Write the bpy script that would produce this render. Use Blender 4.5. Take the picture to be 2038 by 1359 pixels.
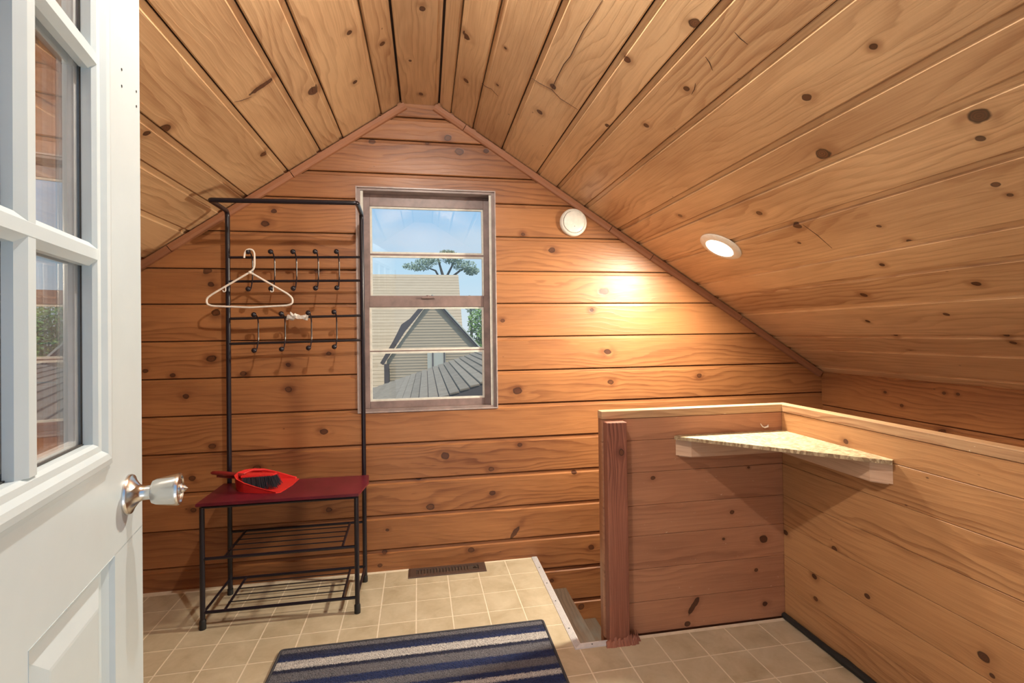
import bpy, bmesh, math, random
from mathutils import Vector, Matrix
from math import sin, cos, pi, radians
random.seed(7)
SC = bpy.context.scene
for o in list(bpy.data.objects):
    bpy.data.objects.remove(o, do_unlink=True)
COL = SC.collection

# ------------------------------------------------------------------ camera
YAW, PITCH, ROLL = 0.173329, 0.0087265, -0.0129929
cam_data = bpy.data.cameras.new('camera')
cam = bpy.data.objects.new('camera', cam_data); COL.objects.link(cam)
F = Vector((sin(YAW)*cos(PITCH), cos(YAW)*cos(PITCH), sin(PITCH)))
R = Vector((cos(YAW), -sin(YAW), 0.0)); U = R.cross(F)
R2 = cos(ROLL)*R + sin(ROLL)*U; U2 = -sin(ROLL)*R + cos(ROLL)*U
M = Matrix(((R2.x, U2.x, -F.x, 0.110814), (R2.y, U2.y, -F.y, -2.605106), (R2.z, U2.z, -F.z, 1.2), (0, 0, 0, 1)))
cam.matrix_world = M
cam_data.sensor_width = 36.0; cam_data.lens = 982.139*36/2038
cam_data.shift_y = -23.494/2038
cam_data.clip_start = 0.01; cam_data.clip_end = 300
SC.camera = cam
SC.view_settings.view_transform = 'Standard'
SC.view_settings.look = 'None'
SC.view_settings.gamma = 1.0
SC.view_settings.exposure = -0.04
SC.view_settings.use_curve_mapping = False

# ------------------------------------------------------------------ world, sun, daylight through the open doorway
W = bpy.data.worlds.new('sky'); SC.world = W; W.use_nodes = True
nt = W.node_tree; nt.nodes.clear()
out = nt.nodes.new('ShaderNodeOutputWorld'); bg = nt.nodes.new('ShaderNodeBackground')
tc = nt.nodes.new('ShaderNodeTexCoord'); sp = nt.nodes.new('ShaderNodeSeparateXYZ')
rp = nt.nodes.new('ShaderNodeValToRGB'); nz = nt.nodes.new('ShaderNodeTexNoise'); mx = nt.nodes.new('ShaderNodeMixRGB')
mp = nt.nodes.new('ShaderNodeMapping'); mp.inputs['Scale'].default_value = (1.2, 1.2, 4.0)
nz.inputs['Scale'].default_value = 2.2; nz.inputs['Detail'].default_value = 5
rp.color_ramp.elements[0].position = 0.0; rp.color_ramp.elements[0].color = (0.76, 0.85, 0.93, 1)
rp.color_ramp.elements[1].position = 0.9; rp.color_ramp.elements[1].color = (0.16, 0.40, 0.85, 1)
e = rp.color_ramp.elements.new(0.12); e.color = (0.56, 0.79, 0.98, 1)
e = rp.color_ramp.elements.new(0.30); e.color = (0.30, 0.60, 0.97, 1)
r2 = nt.nodes.new('ShaderNodeValToRGB')
r2.color_ramp.elements[0].position = 0.46; r2.color_ramp.elements[0].color = (0, 0, 0, 1)
r2.color_ramp.elements[1].position = 0.72; r2.color_ramp.elements[1].color = (0.6, 0.6, 0.6, 1)
L = nt.links.new
L(tc.outputs['Generated'], sp.inputs[0]); L(sp.outputs['Z'], rp.inputs['Fac'])
L(tc.outputs['Generated'], mp.inputs[0]); L(mp.outputs[0], nz.inputs['Vector']); L(nz.outputs['Fac'], r2.inputs['Fac'])
L(r2.outputs[0], mx.inputs['Fac']); L(rp.outputs[0], mx.inputs[1]); mx.inputs[2].default_value = (0.82, 0.86, 0.92, 1)
L(mx.outputs[0], bg.inputs['Color']); bg.inputs['Strength'].default_value = 1.0
L(bg.outputs[0], out.inputs[0])

sun_d = bpy.data.lights.new('sun', 'SUN'); sun = bpy.data.objects.new('sun', sun_d); COL.objects.link(sun)
sun_d.energy = 3.6; sun_d.angle = radians(2.0); sun_d.color = (1.0, 0.90, 0.76)
sun.rotation_euler = Vector((0.05, 0.42, -0.90)).to_track_quat('-Z', 'Y').to_euler()

DAY_W, LAMP_W, TOP_W = 4.0, 50.0, 70.0
dl = bpy.data.lights.new('doorway_daylight', 'AREA'); dlo = bpy.data.objects.new('doorway_daylight', dl); COL.objects.link(dlo)
dl.shape = 'RECTANGLE'; dl.size = 0.9; dl.size_y = 0.8; dl.energy = DAY_W; dl.color = (0.93, 0.96, 1.0)
dlo.location = (0.20, -3.05, 0.20)
dlo.rotation_euler = Vector((0.03, 0.62, 0.80)).to_track_quat('-Z', 'Y').to_euler()
lamp_n = Vector((-0.6405, 0, -1)).normalized()          # faces down into the room from the right slope
LAMP_P = Vector((1.455, -0.535, 1.592))
ll = bpy.data.lights.new('ceiling_lamp_light', 'AREA'); llo = bpy.data.objects.new('ceiling_lamp_light', ll); COL.objects.link(llo)
ll.shape = 'DISK'; ll.size = 0.115; ll.energy = LAMP_W; ll.color = (1.0, 0.88, 0.69)
llo.location = LAMP_P + lamp_n*0.028
llo.rotation_euler = lamp_n.to_track_quat('-Z', 'Y').to_euler()

# second lamp of the room: under the ridge, above and in front of the camera's view
TOP_P = Vector((0.11, -1.70, 2.352))
tl = bpy.data.lights.new('ridge_lamp_light', 'POINT'); tlo = bpy.data.objects.new('ridge_lamp_light', tl); COL.objects.link(tlo)
tl.shadow_soft_size = 0.022; tl.energy = TOP_W; tl.color = (1.0, 0.93, 0.84); tlo.location = TOP_P

# ------------------------------------------------------------------ node helper
class G:
    def __init__(s, name):
        s.m = bpy.data.materials.new(name); s.m.use_nodes = True; s.t = s.m.node_tree; s.t.nodes.clear()
        s.out = s.t.nodes.new('ShaderNodeOutputMaterial')
    def set(s, sock, v):
        if hasattr(v, 'is_output'): s.t.links.new(v, sock)
        elif isinstance(v, (tuple, list)) and len(v) == 3 and sock.type == 'RGBA': sock.default_value = (*v, 1)
        else: sock.default_value = v
    def n(s, typ, ins=None, outp=0, **kw):
        nd = s.t.nodes.new(typ)
        for k, v in kw.items(): setattr(nd, k, v)
        for k, v in (ins or {}).items(): s.set(nd.inputs[k], v)
        return nd.outputs[outp]
    def m_(s, op, a, b=0.0, c=0.0, clamp=False):
        nd = s.t.nodes.new('ShaderNodeMath'); nd.operation = op; nd.use_clamp = clamp
        s.set(nd.inputs[0], a); s.set(nd.inputs[1], b)
        if op in ('MULTIPLY_ADD', 'SMOOTH_MIN', 'COMPARE'): s.set(nd.inputs[2], c)
        return nd.outputs[0]
    def mix(s, f, a, b, mode='MIX'):
        nd = s.t.nodes.new('ShaderNodeMixRGB'); nd.blend_type = mode
        s.set(nd.inputs[0], f); s.set(nd.inputs[1], a); s.set(nd.inputs[2], b)
        return nd.outputs[0]
    def rng(s, v, a, b, c=0.0, d=1.0, smooth=False):
        nd = s.t.nodes.new('ShaderNodeMapRange'); nd.clamp = True
        if smooth: nd.interpolation_type = 'SMOOTHSTEP'
        s.set(nd.inputs[0], v)
        for i, x in enumerate((a, b, c, d)): s.set(nd.inputs[i+1], x)
        return nd.outputs[0]
    def noise(s, vec, scale, detail=2, rough=0.5, dist=0.0):
        return s.n('ShaderNodeTexNoise', {'Vector': vec, 'Scale': scale, 'Detail': detail, 'Roughness': rough, 'Distortion': dist})
    def xyz(s, x, y, z): return s.n('ShaderNodeCombineXYZ', {0: x, 1: y, 2: z})
    def sep(s, v):
        nd = s.t.nodes.new('ShaderNodeSeparateXYZ'); s.set(nd.inputs[0], v); return nd.outputs
    def bsdf(s, color, rough=0.5, metal=0.0, bump=None, bstr=0.3, bdist=0.002, **kw):
        b = s.t.nodes.new('ShaderNodeBsdfPrincipled')
        s.set(b.inputs['Base Color'], color); s.set(b.inputs['Roughness'], rough); s.set(b.inputs['Metallic'], metal)
        for k, v in kw.items(): s.set(b.inputs[k.replace('_', ' ')], v)
        if bump is not None:
            bp = s.t.nodes.new('ShaderNodeBump'); bp.inputs['Strength'].default_value = bstr; bp.inputs['Distance'].default_value = bdist
            s.set(bp.inputs['Height'], bump); s.t.links.new(bp.outputs[0], b.inputs['Normal'])
        s.t.links.new(b.outputs[0], s.out.inputs[0]); return b

def wood(name, light, dark, knotc=(0.060, 0.018, 0.008), rough=0.42, ringf=16.0, contrast=1.0, tintv=0.16, nk=6, blotch=None, wear=0.0, hue=1.0):
    """pine: knots come from each board's own list (custom properties k0..k5 = along, across, radius)"""
    g = G(name)
    uv = g.n('ShaderNodeUVMap', {})
    o = g.sep(uv); u, v = o[0], o[1]
    rnd = g.n('ShaderNodeObjectInfo', {}, 'Random')
    sd = g.m_('MULTIPLY', rnd, 37.0)
    disp = None; tmin = None
    wob = g.m_('MULTIPLY', g.m_('SUBTRACT', g.noise(g.xyz(g.m_('MULTIPLY', u, 22), g.m_('MULTIPLY', v, 30), sd), 1.0, 2), 0.5), 1.3)
    vv = v
    for i in range(nk):
        a = g.n('ShaderNodeAttribute', {}, 'Vector', attribute_type='OBJECT', attribute_name='k%d' % i)
        ka = g.sep(a)
        r = g.m_('MAXIMUM', g.m_('MULTIPLY', ka[2], 0.78), 0.0006)
        du = g.m_('DIVIDE', g.m_('SUBTRACT', u, ka[0]), r); dv = g.m_('DIVIDE', g.m_('SUBTRACT', v, ka[1]), r)
        dv2 = g.m_('MULTIPLY', dv, dv)
        d = g.m_('SQRT', g.m_('ADD', g.m_('MULTIPLY', g.m_('MULTIPLY', du, du), 0.75), g.m_('MULTIPLY', dv2, 1.2)))
        s_ = g.m_('EXPONENT', g.m_('MULTIPLY', g.m_('ADD', g.m_('MULTIPLY', g.m_('MULTIPLY', du, du), 0.06), g.m_('MULTIPLY', dv2, 0.22)), -1.0))
        vv = g.m_('SUBTRACT', vv, g.m_('MULTIPLY', g.m_('MULTIPLY', g.m_('MULTIPLY', dv, r), s_), 0.85))
        tmin = d if tmin is None else g.m_('MINIMUM', tmin, d)
    for i in range(nk > 1 and 1 or 0):       # one long spike knot: s0 = along, across, angle
        ka = g.sep(g.n('ShaderNodeAttribute', {}, 'Vector', attribute_type='OBJECT', attribute_name='s0'))
        du = g.m_('SUBTRACT', u, ka[0]); dv = g.m_('SUBTRACT', v, ka[1]); c_ = g.m_('COSINE', ka[2]); s_ = g.m_('SINE', ka[2])
        a_ = g.m_('DIVIDE', g.m_('ADD', g.m_('MULTIPLY', du, c_), g.m_('MULTIPLY', dv, s_)), 0.040)
        b_ = g.m_('DIVIDE', g.m_('SUBTRACT', g.m_('MULTIPLY', dv, c_), g.m_('MULTIPLY', du, s_)), 0.0105)
        d = g.m_('SQRT', g.m_('ADD', g.m_('MULTIPLY', a_, a_), g.m_('MULTIPLY', b_, b_)))
        d = g.m_('ADD', d, g.m_('MULTIPLY', g.m_('LESS_THAN', g.m_('ABSOLUTE', ka[2]), 0.0001), 99.0))
        tmin = g.m_('MINIMUM', tmin, d)
    t = g.m_('ADD', tmin, g.m_('MULTIPLY', wob, g.m_('MINIMUM', tmin, 1.0)))
    # growth rings: slowly wandering along the board
    wander = g.noise(g.xyz(g.m_('MULTIPLY', u, 1.3), g.m_('MULTIPLY', vv, 5.0), sd), 1.0, 2, 0.5)
    wander2 = g.noise(g.xyz(g.m_('MULTIPLY', u, 6.0), g.m_('MULTIPLY', vv, 26.0), sd), 1.0, 2, 0.55)
    ph = g.m_('ADD', g.m_('MULTIPLY', vv, ringf*2.2), g.m_('ADD', g.m_('MULTIPLY', wander, ringf*0.50), g.m_('MULTIPLY', wander2, 0.9)))
    fr = g.m_('FRACT', ph)
    ring = g.m_('MULTIPLY', g.rng(fr, 0.35, 0.93, 0, 1, True), g.rng(fr, 0.93, 1.0, 1, 0))
    vis = g.rng(g.noise(g.xyz(g.m_('MULTIPLY', u, 0.9), g.m_('MULTIPLY', vv, 7.0), g.m_('ADD', sd, 5.0)), 1.0, 1), 0.38, 0.68, 0.12, 1.0, True)
    fib = g.noise(g.xyz(g.m_('MULTIPLY', u, 5.0), g.m_('MULTIPLY', vv, 240.0), sd), 1.0, 2, 0.6)
    bl = g.noise(g.xyz(g.m_('MULTIPLY', u, 1.6), g.m_('MULTIPLY', v, 6.0), g.m_('ADD', sd, 11.0)), 1.0, 3, 0.6)
    f = g.m_('ADD', g.m_('MULTIPLY', g.m_('MULTIPLY', ring, vis), 0.40*contrast),
             g.m_('ADD', g.m_('MULTIPLY', g.m_('SUBTRACT', fib, 0.5), 0.75*contrast), g.m_('MULTIPLY', g.m_('SUBTRACT', bl, 0.45), 1.25)), clamp=False)
    f = g.m_('ADD', f, g.m_('MULTIPLY', g.m_('SUBTRACT', rnd, 0.5), tintv*2.6))
    f = g.m_('ADD', f, 0.18, clamp=True)
    col = g.mix(f, light, dark)
    if blotch:
        b2 = g.rng(g.noise(g.xyz(g.m_('MULTIPLY', u, 3.0), g.m_('MULTIPLY', v, 9.0), 3.3), 1.0, 4, 0.6), 0.50, 0.72, 0.0, blotch[1], True)
        col = g.mix(b2, col, blotch[0])
    if wear:
        w2 = g.rng(g.noise(g.xyz(g.m_('MULTIPLY', u, 60.0), g.m_('MULTIPLY', v, 90.0), 1.3), 1.0, 3, 0.7), 0.70, 0.74, 0.0, wear)
        col = g.mix(w2, col, (0.75, 0.66, 0.52))
    # small random pin specks
    vo = g.n('ShaderNodeTexVoronoi', {'Vector': g.xyz(g.m_('MULTIPLY', u, 5.0), g.m_('MULTIPLY', v, 9.0), sd), 'Scale': 1.0}, 'Distance')
    col = g.mix(g.rng(vo, 0.012, 0.035, 0.75, 0.0), col, knotc)
    # knots
    halo = g.m_('MULTIPLY', g.rng(t, 0.9, 3.4, 0.75, 0.0, True), g.rng(g.noise(g.xyz(g.m_('MULTIPLY', u, 14.0), g.m_('MULTIPLY', v, 20.0), sd), 1.0, 1), 0.35, 0.6))
    col = g.mix(halo, col, dark)
    kr = g.m_('FRACT', g.m_('MULTIPLY', t, 3.3))
    kn_ = g.rng(g.noise(g.xyz(g.m_('MULTIPLY', u, 3.1), g.m_('MULTIPLY', v, 5.7), 8.0), 1.0, 0), 0.42, 0.58)
    kc = g.mix(g.rng(kr, 0.2, 1.0, 0, 1, True), g.mix(kn_, tuple(c*1.3 for c in knotc), (0.155, 0.055, 0.020)), tuple(c*0.7 for c in knotc))
    edge = g.m_('MULTIPLY', g.rng(t, 0.62, 0.85, 0, 1, True), g.rng(t, 0.95, 1.18, 1, 0, True))
    kc = g.mix(edge, kc, tuple(c*0.45 for c in knotc))
    col = g.mix(g.rng(t, 0.85, 1.15, 0.92, 0.0, True), col, kc)
    if hue != 1.0: pass
    h = g.m_('ADD', g.m_('MULTIPLY', ring, 0.25), g.m_('ADD', g.m_('MULTIPLY', fib, 0.3), g.m_('MULTIPLY', g.rng(t, 0.8, 1.4, 0, 1, True), 0.5)))
    lump = g.noise(g.xyz(g.m_('MULTIPLY', u, 7.0), g.m_('MULTIPLY', v, 16.0), sd), 1.0, 2)
    h = g.m_('ADD', h, g.m_('MULTIPLY', lump, 1.6))
    g.bsdf(col, g.m_('ADD', g.m_('MULTIPLY', bl, 0.25), rough-0.12), bump=h, bstr=0.35, bdist=0.002)
    return g.m

def plain(name, c, rough=0.5, metal=0.0, nscale=40.0, var=0.08, bstr=0.1, **kw):
    g = G(name)
    p = g.n('ShaderNodeTexCoord', {}, 'Object')
    nn = g.noise(p, nscale, 3, 0.6)
    col = g.mix(g.rng(nn, 0.3, 0.7, 0, 1), tuple(max(0, x*(1-var)) for x in c), tuple(min(1, x*(1+var)) for x in c))
    g.bsdf(col, rough, metal, bump=nn, bstr=bstr, bdist=0.001, **kw)
    return g.m

def glass(name, ior, tint=(1, 1, 1)):
    g = G(name)
    geo = g.n('ShaderNodeNewGeometry', {}, 'Backfacing')
    i = g.m_('ADD', g.m_('MULTIPLY', geo, 1.0/ior-ior), ior)
    fr = g.n('ShaderNodeFresnel', {'IOR': i})
    tr = g.n('ShaderNodeBsdfTransparent', {'Color': (*tint, 1)}); gl = g.n('ShaderNodeBsdfGlossy', {'Color': (1, 1, 1, 1), 'Roughness': 0.0})
    ms = g.t.nodes.new('ShaderNodeMixShader'); g.set(ms.inputs[0], fr); g.t.links.new(tr, ms.inputs[1]); g.t.links.new(gl, ms.inputs[2])
    g.t.links.new(ms.outputs[0], g.out.inputs[0]); return g.m

MT = {}
MT['wall'] = wood('stained_pine_wall', (0.38, 0.163, 0.060), (0.135, 0.042, 0.014), tintv=0.12)
MT['ceil'] = wood('pale_pine_ceiling', (0.72, 0.48, 0.265), (0.31, 0.150, 0.066), tintv=0.14, rough=0.40, contrast=0.9)
MT['half'] = wood('half_wall_pine', (0.45, 0.22, 0.122), (0.24, 0.098, 0.052), tintv=0.10, rough=0.5, wear=0.5)
MT['wing'] = wood('half_wall_side_pine', (0.50, 0.27, 0.120), (0.25, 0.105, 0.040), tintv=0.08, rough=0.45, contrast=1.3)
MT['post'] = wood('rough_red_fir', (0.33, 0.125, 0.075), (0.12, 0.035, 0.022), ringf=42.0, contrast=1.6, rough=0.6, nk=1)
MT['trim'] = wood('trim_pine', (0.34, 0.145, 0.07), (0.20, 0.075, 0.033), contrast=0.6, nk=1)
MT['rawpine'] = wood('raw_lumber', (0.66, 0.46, 0.32), (0.42, 0.25, 0.16), contrast=1.2, nk=1, rough=0.6)
MT['cap'] = wood('weathered_cap', (0.58, 0.38, 0.21), (0.30, 0.15, 0.075), wear=0.9, nk=1, contrast=1.4)
MT['stair'] = wood('worn_stair_wood', (0.095, 0.060, 0.038), (0.04, 0.023, 0.014), nk=1, blotch=((0.09, 0.082, 0.07), 0.8), contrast=1.3, rough=0.7)
MT['black'] = plain('black_enamel', (0.012, 0.009, 0.014), 0.28)
MT['rubber'] = plain('black_rubber', (0.012, 0.012, 0.012), 0.6)
MT['white_plastic'] = plain('white_plastic', (0.80, 0.74, 0.66), 0.35)
MT['ivory'] = plain('ivory_plastic', (0.78, 0.76, 0.68), 0.4)
MT['grey_print'] = plain('grey_print', (0.20, 0.20, 0.18), 0.5)
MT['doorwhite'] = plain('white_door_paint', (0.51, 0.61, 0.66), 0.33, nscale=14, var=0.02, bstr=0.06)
MT['steel'] = plain('satin_nickel', (0.62, 0.61, 0.60), 0.22, 1.0, nscale=90, var=0.04, bstr=0.05)
MT['darkgap'] = plain('dark_gasket', (0.03, 0.03, 0.03), 0.6)
MT['spacer'] = plain('spacer_grey', (0.72, 0.74, 0.73), 0.4)
MT['sash'] = plain('brown_sash_paint', (0.22, 0.155, 0.142), 0.42, nscale=18, var=0.22, bstr=0.25)
MT['frame'] = plain('window_jamb_paint', (0.25, 0.190, 0.175), 0.42, nscale=14, var=0.22, bstr=0.25)
MT['putty'] = plain('white_glazing_putty', (0.66, 0.66, 0.60), 0.6, nscale=30, var=0.12, bstr=0.4)
MT['casing'] = plain('thin_casing_edge', (0.36, 0.29, 0.27), 0.35, nscale=30, var=0.2)
MT['red_seat'] = plain('dark_red_board', (0.125, 0.012, 0.024), 0.30, nscale=8, var=0.25, bstr=0.05)
MT['red'] = plain('red_plastic', (0.66, 0.030, 0.028), 0.30, nscale=20, var=0.04)
MT['maroon'] = plain('dark_red_plastic', (0.22, 0.018, 0.018), 0.32)
MT['bristle'] = plain('black_bristles', (0.012, 0.014, 0.024), 0.5)
MT['tissue'] = plain('white_tissue', (0.80, 0.76, 0.70), 0.8, bstr=0.5)
MT['vent'] = plain('brown_vent_metal', (0.115, 0.075, 0.060), 0.38, 0.5)
MT['crack'] = plain('dark_split', (0.05, 0.02, 0.01), 0.8)
MT['alu'] = plain('white_metal_nosing', (0.60, 0.60, 0.62), 0.35, 0.25, nscale=60)
MT['lampring'] = plain('white_lamp_ring', (0.80, 0.74, 0.64), 0.4)
MT['backing'] = plain('dark_backing', (0.05, 0.03, 0.02), 0.9)
MT['glass_door'] = glass('door_glass', 2.3)
MT['glass_win'] = glass('window_glass', 1.45, (0.97, 0.98, 0.97))
def emit(name, c, s):
    g = G(name); em = g.n('ShaderNodeEmission', {'Color': (*c, 1), 'Strength': s}); g.t.links.new(em, g.out.inputs[0]); return g.m
def frost():
    g = G('frosted_bulb'); em = g.n('ShaderNodeEmission', {'Color': (1.0, 0.93, 0.84, 1), 'Strength': 6.0}); tr = g.n('ShaderNodeBsdfTransparent', {})
    ms = g.t.nodes.new('ShaderNodeAddShader'); g.t.links.new(em, ms.inputs[0]); g.t.links.new(tr, ms.inputs[1]); g.t.links.new(ms.outputs[0], g.out.inputs[0]); return g.m
MT['frost'] = frost()
MT['lens'] = emit('lit_lamp_lens', (1.0, 0.93, 0.80), 9.0)

# tiles
def tile_mat():
    g = G('vinyl_tile_beige')
    p = g.n('ShaderNodeTexCoord', {}, 'Object'); rnd = g.n('ShaderNodeObjectInfo', {}, 'Random')
    a = g.noise(p, 9.0, 4, 0.6, 0.5); b = g.noise(p, 55.0, 3, 0.6)
    f = g.m_('ADD', g.m_('MULTIPLY', g.rng(a, 0.3, 0.7), 0.7), g.m_('MULTIPLY', b, 0.3))
    c = g.mix(f, (0.33, 0.265, 0.165), (0.54, 0.475, 0.35))
    c = g.mix(g.m_('MULTIPLY', rnd, 0.25), c, (0.50, 0.44, 0.325))
    sp_ = g.rng(g.n('ShaderNodeTexVoronoi', {'Vector': p, 'Scale': 13.0}, 'Distance'), 0.022, 0.040, 0.8, 0.0)
    sp_ = g.m_('MULTIPLY', sp_, g.rng(g.noise(p, 3.0, 1), 0.5, 0.6))
    c = g.mix(sp_, c, (0.12, 0.07, 0.04))
    g.bsdf(c, 0.42, bump=b, bstr=0.15, bdist=0.001); return g.m
MT['tile'] = tile_mat()
MT['grout'] = plain('cream_joint', (0.68, 0.60, 0.47), 0.55)

def osb_mat():
    g = G('strand_board')
    p = g.n('ShaderNodeTexCoord', {}, 'Object')
    vs = []
    for k, (sx, sy) in enumerate(((60, 190), (170, 55))):
        q = g.n('ShaderNodeMapping', {'Vector': p, 'Scale': (sx, sy, 60), 'Location': (k*3.1, k*1.7, 0), 'Rotation': (0, 0, 0.35 if k else -0.3)})
        nd = g.t.nodes.new('ShaderNodeTexVoronoi'); g.set(nd.inputs['Vector'], q); nd.inputs['Scale'].default_value = 1.0
        vs.append((nd.outputs['Color'], nd.outputs['Distance']))
    s1 = g.sep(vs[0][0])[0]; s2 = g.sep(vs[1][0])[1]
    f = g.m_('ADD', g.m_('MULTIPLY', s1, 0.55), g.m_('MULTIPLY', s2, 0.45))
    c = g.mix(g.rng(f, 0.2, 0.85), (0.24, 0.155, 0.08), (0.56, 0.45, 0.28))
    g.bsdf(c, 0.6, bump=f, bstr=0.5, bdist=0.0015); return g.m
MT['osb'] = osb_mat()

# ------------------------------------------------------------------ mesh helpers
def wpos(o):
    v = Vector((0, 0, 0))
    while o is not None: v += o.location; o = o.parent
    return v
def link(name, bm, mat, parent=None, smooth=False, recalc=True):
    """bm is in world coordinates; unrotated parents only need an offset"""
    if recalc: bmesh.ops.recalc_face_normals(bm, faces=bm.faces)
    if parent is not None:
        off = wpos(parent)
        if off.length > 0: bmesh.ops.translate(bm, verts=bm.verts, vec=-off)
    me = bpy.data.meshes.new(name); bm.to_mesh(me); bm.free()
    me.materials.append(MT[mat])
    if smooth:
        for p in me.polygons: p.use_smooth = True
        try: me.set_sharp_from_angle(angle=radians(35))
        except Exception: pass
    o = bpy.data.objects.new(name, me); COL.objects.link(o); o.parent = parent
    return o
def empty(name, loc):
    o = bpy.data.objects.new(name, None); COL.objects.link(o); o.location = loc; o.empty_display_size = 0.05; return o
def tag(o, label=None, cat=None, group=None, kind=None):
    if label: o['label'] = label
    if cat: o['category'] = cat
    if group: o['group'] = group
    if kind: o['kind'] = kind
    return o
def box(bm, x0, x1, y0, y1, z0, z1, bev=0.0):
    vs = [bm.verts.new((x, y, z)) for x in (x0, x1) for y in (y0, y1) for z in (z0, z1)]
    fs = [bm.faces.new([vs[i] for i in f]) for f in ((0, 1, 3, 2), (4, 6, 7, 5), (0, 4, 5, 1), (2, 3, 7, 6), (0, 2, 6, 4), (1, 5, 7, 3))]
    if bev > 0:
        es = list({e for f in fs for e in f.edges})
        bmesh.ops.bevel(bm, geom=es, offset=bev, segments=2, profile=0.5, affect='EDGES')
    return vs
def prism(bm, pts, dvec):
    """polygon pts (3d) extruded by dvec"""
    a = [bm.verts.new(p) for p in pts]; b = [bm.verts.new(Vector(p)+Vector(dvec)) for p in pts]
    bm.faces.new(a); bm.faces.new(b[::-1]); n = len(a)
    for i in range(n): bm.faces.new((a[i], b[i], b[(i+1) % n], a[(i+1) % n]))
def tube(bm, pts, r, n=8, closed=False):
    pts = [Vector(p) for p in pts]; N = len(pts); rings = []
    up = None
    for i, p in enumerate(pts):
        if closed: t = (pts[(i+1) % N]-pts[i-1])
        else: t = (pts[min(i+1, N-1)]-pts[max(i-1, 0)])
        t.normalize()
        if up is None:
            up = Vector((0, 0, 1)) if abs(t.z) < 0.9 else Vector((1, 0, 0))
        a = (up - t*up.dot(t)); a.normalize(); b = t.cross(a); up = a
        rr = r[i] if isinstance(r, (list, tuple)) else r
        rings.append([bm.verts.new(p + (a*cos(2*pi*k/n)+b*sin(2*pi*k/n))*rr) for k in range(n)])
    M_ = N if closed else N-1
    for i in range(M_):
        A, B = rings[i], rings[(i+1) % N]
        for k in range(n): bm.faces.new((A[k], A[(k+1) % n], B[(k+1) % n], B[k]))
    if not closed: bm.faces.new(rings[0][::-1]); bm.faces.new(rings[-1])
def round_path(pts, rad, seg=5):
    pts = [Vector(p) for p in pts]; out_ = [pts[0]]
    for i in range(1, len(pts)-1):
        p = pts[i]; a = (pts[i-1]-p); b = (pts[i+1]-p); ra = min(rad, a.length*0.45, b.length*0.45)
        A = p+a.normalized()*ra; B = p+b.normalized()*ra
        for k in range(seg+1):
            t = k/seg; out_.append((1-t)**2*A+2*t*(1-t)*p+t*t*B)
    out_.append(pts[-1]); return out_
def lathe(bm, prof_, org, axis, n=32):
    axis = Vector(axis).normalized(); up = Vector((0, 0, 1)) if abs(axis.z) < 0.9 else Vector((1, 0, 0))
    a = (up-axis*up.dot(axis)).normalized(); b = axis.cross(a); rings = []
    for r, h in prof_:
        c = Vector(org)+axis*h
        rings.append([c] if r < 1e-6 else [c+(a*cos(2*pi*k/n)+b*sin(2*pi*k/n))*r for k in range(n)])
    rv = [[bm.verts.new(p) for p in q] for q in rings]
    for A, B in zip(rv, rv[1:]):
        for k in range(n):
            if len(A) == 1 and len(B) == 1: break
            if len(A) == 1: bm.faces.new((A[0], B[k], B[(k+1) % n]))
            elif len(B) == 1: bm.faces.new((A[k], A[(k+1) % n], B[0]))
            else: bm.faces.new((A[k], A[(k+1) % n], B[(k+1) % n], B[k]))
    if len(rv[0]) > 1: bm.faces.new(rv[0][::-1])
    if len(rv[-1]) > 1: bm.faces.new(rv[-1])
def ball(bm, c, r, n=12):
    lathe(bm, [(r*sin(pi*i/8), -r*cos(pi*i/8)) for i in range(9)], c, (0, 0, 1), n)
def wuv(o, ax, off=(0, 0), world=True):
    """grain coordinates (metres) along world axis ax for a wooden piece"""
    me = o.data; base = wpos(o)
    uvl = me.uv_layers.new(name='UVMap') if not me.uv_layers else me.uv_layers[0]
    oth = [i for i in range(3) if i != ax]
    for p in me.polygons:
        nrm = p.normal
        for li in p.loop_indices:
            c = me.vertices[me.loops[li].vertex_index].co+base
            j, k = oth
            vv_ = c[j] if abs(nrm[k]) > abs(nrm[j]) else c[k]
            uvl.data[li].uv = (c[ax]+off[0], vv_+off[1])
    return o

# ------------------------------------------------------------------ boards
def profile(v0, v1, side, t, ledge=0.017, depth=0.0085, gap=0.0019):
    if side == 0:
        gap = 0.0006
        return [(v0+gap, 0), (v0+gap, t-0.0012), (v0+gap+0.0014, t), (v1-gap-0.0014, t), (v1-gap, t-0.0012), (v1-gap, 0)]
    if side > 0:
        return [(v0+gap, 0), (v0+gap, t-0.003), (v0+gap+0.0035, t), (v1-ledge-0.004, t), (v1-ledge, t-depth*0.85), (v1-0.004, t-depth), (v1-gap, t-depth-0.002), (v1-gap, 0)]
    return [(v0+gap, 0), (v0+gap, t-depth-0.002), (v0+0.004, t-depth), (v0+ledge, t-depth*0.85), (v0+ledge+0.004, t), (v1-gap-0.0035, t), (v1-gap, t-0.003), (v1-gap, 0)]
def clip_prof(pr, a, b):
    def at(v):
        for (p, w), (q, x) in zip(pr[1:], pr[2:-1]):
            if p <= v <= q and q > p: return w+(x-w)*(v-p)/(q-p)
        return pr[1][1]
    top = [(v, w) for v, w in pr[1:-1] if a < v < b]
    lo = max(a, pr[0][0]); hi = min(b, pr[-1][0])
    pts = []
    if lo == pr[0][0]: pts = [pr[0], pr[1]] if pr[1] not in top else [pr[0]]
    else: pts = [(lo, 0), (lo, at(lo))]
    pts += [p for p in top if p not in pts]
    if hi == pr[-1][0]:
        if pr[-2] not in pts: pts.append(pr[-2])
        pts.append(pr[-1])
    else: pts += [(hi, at(hi)), (hi, 0)]
    return pts
UVOFF = [0]
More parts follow.
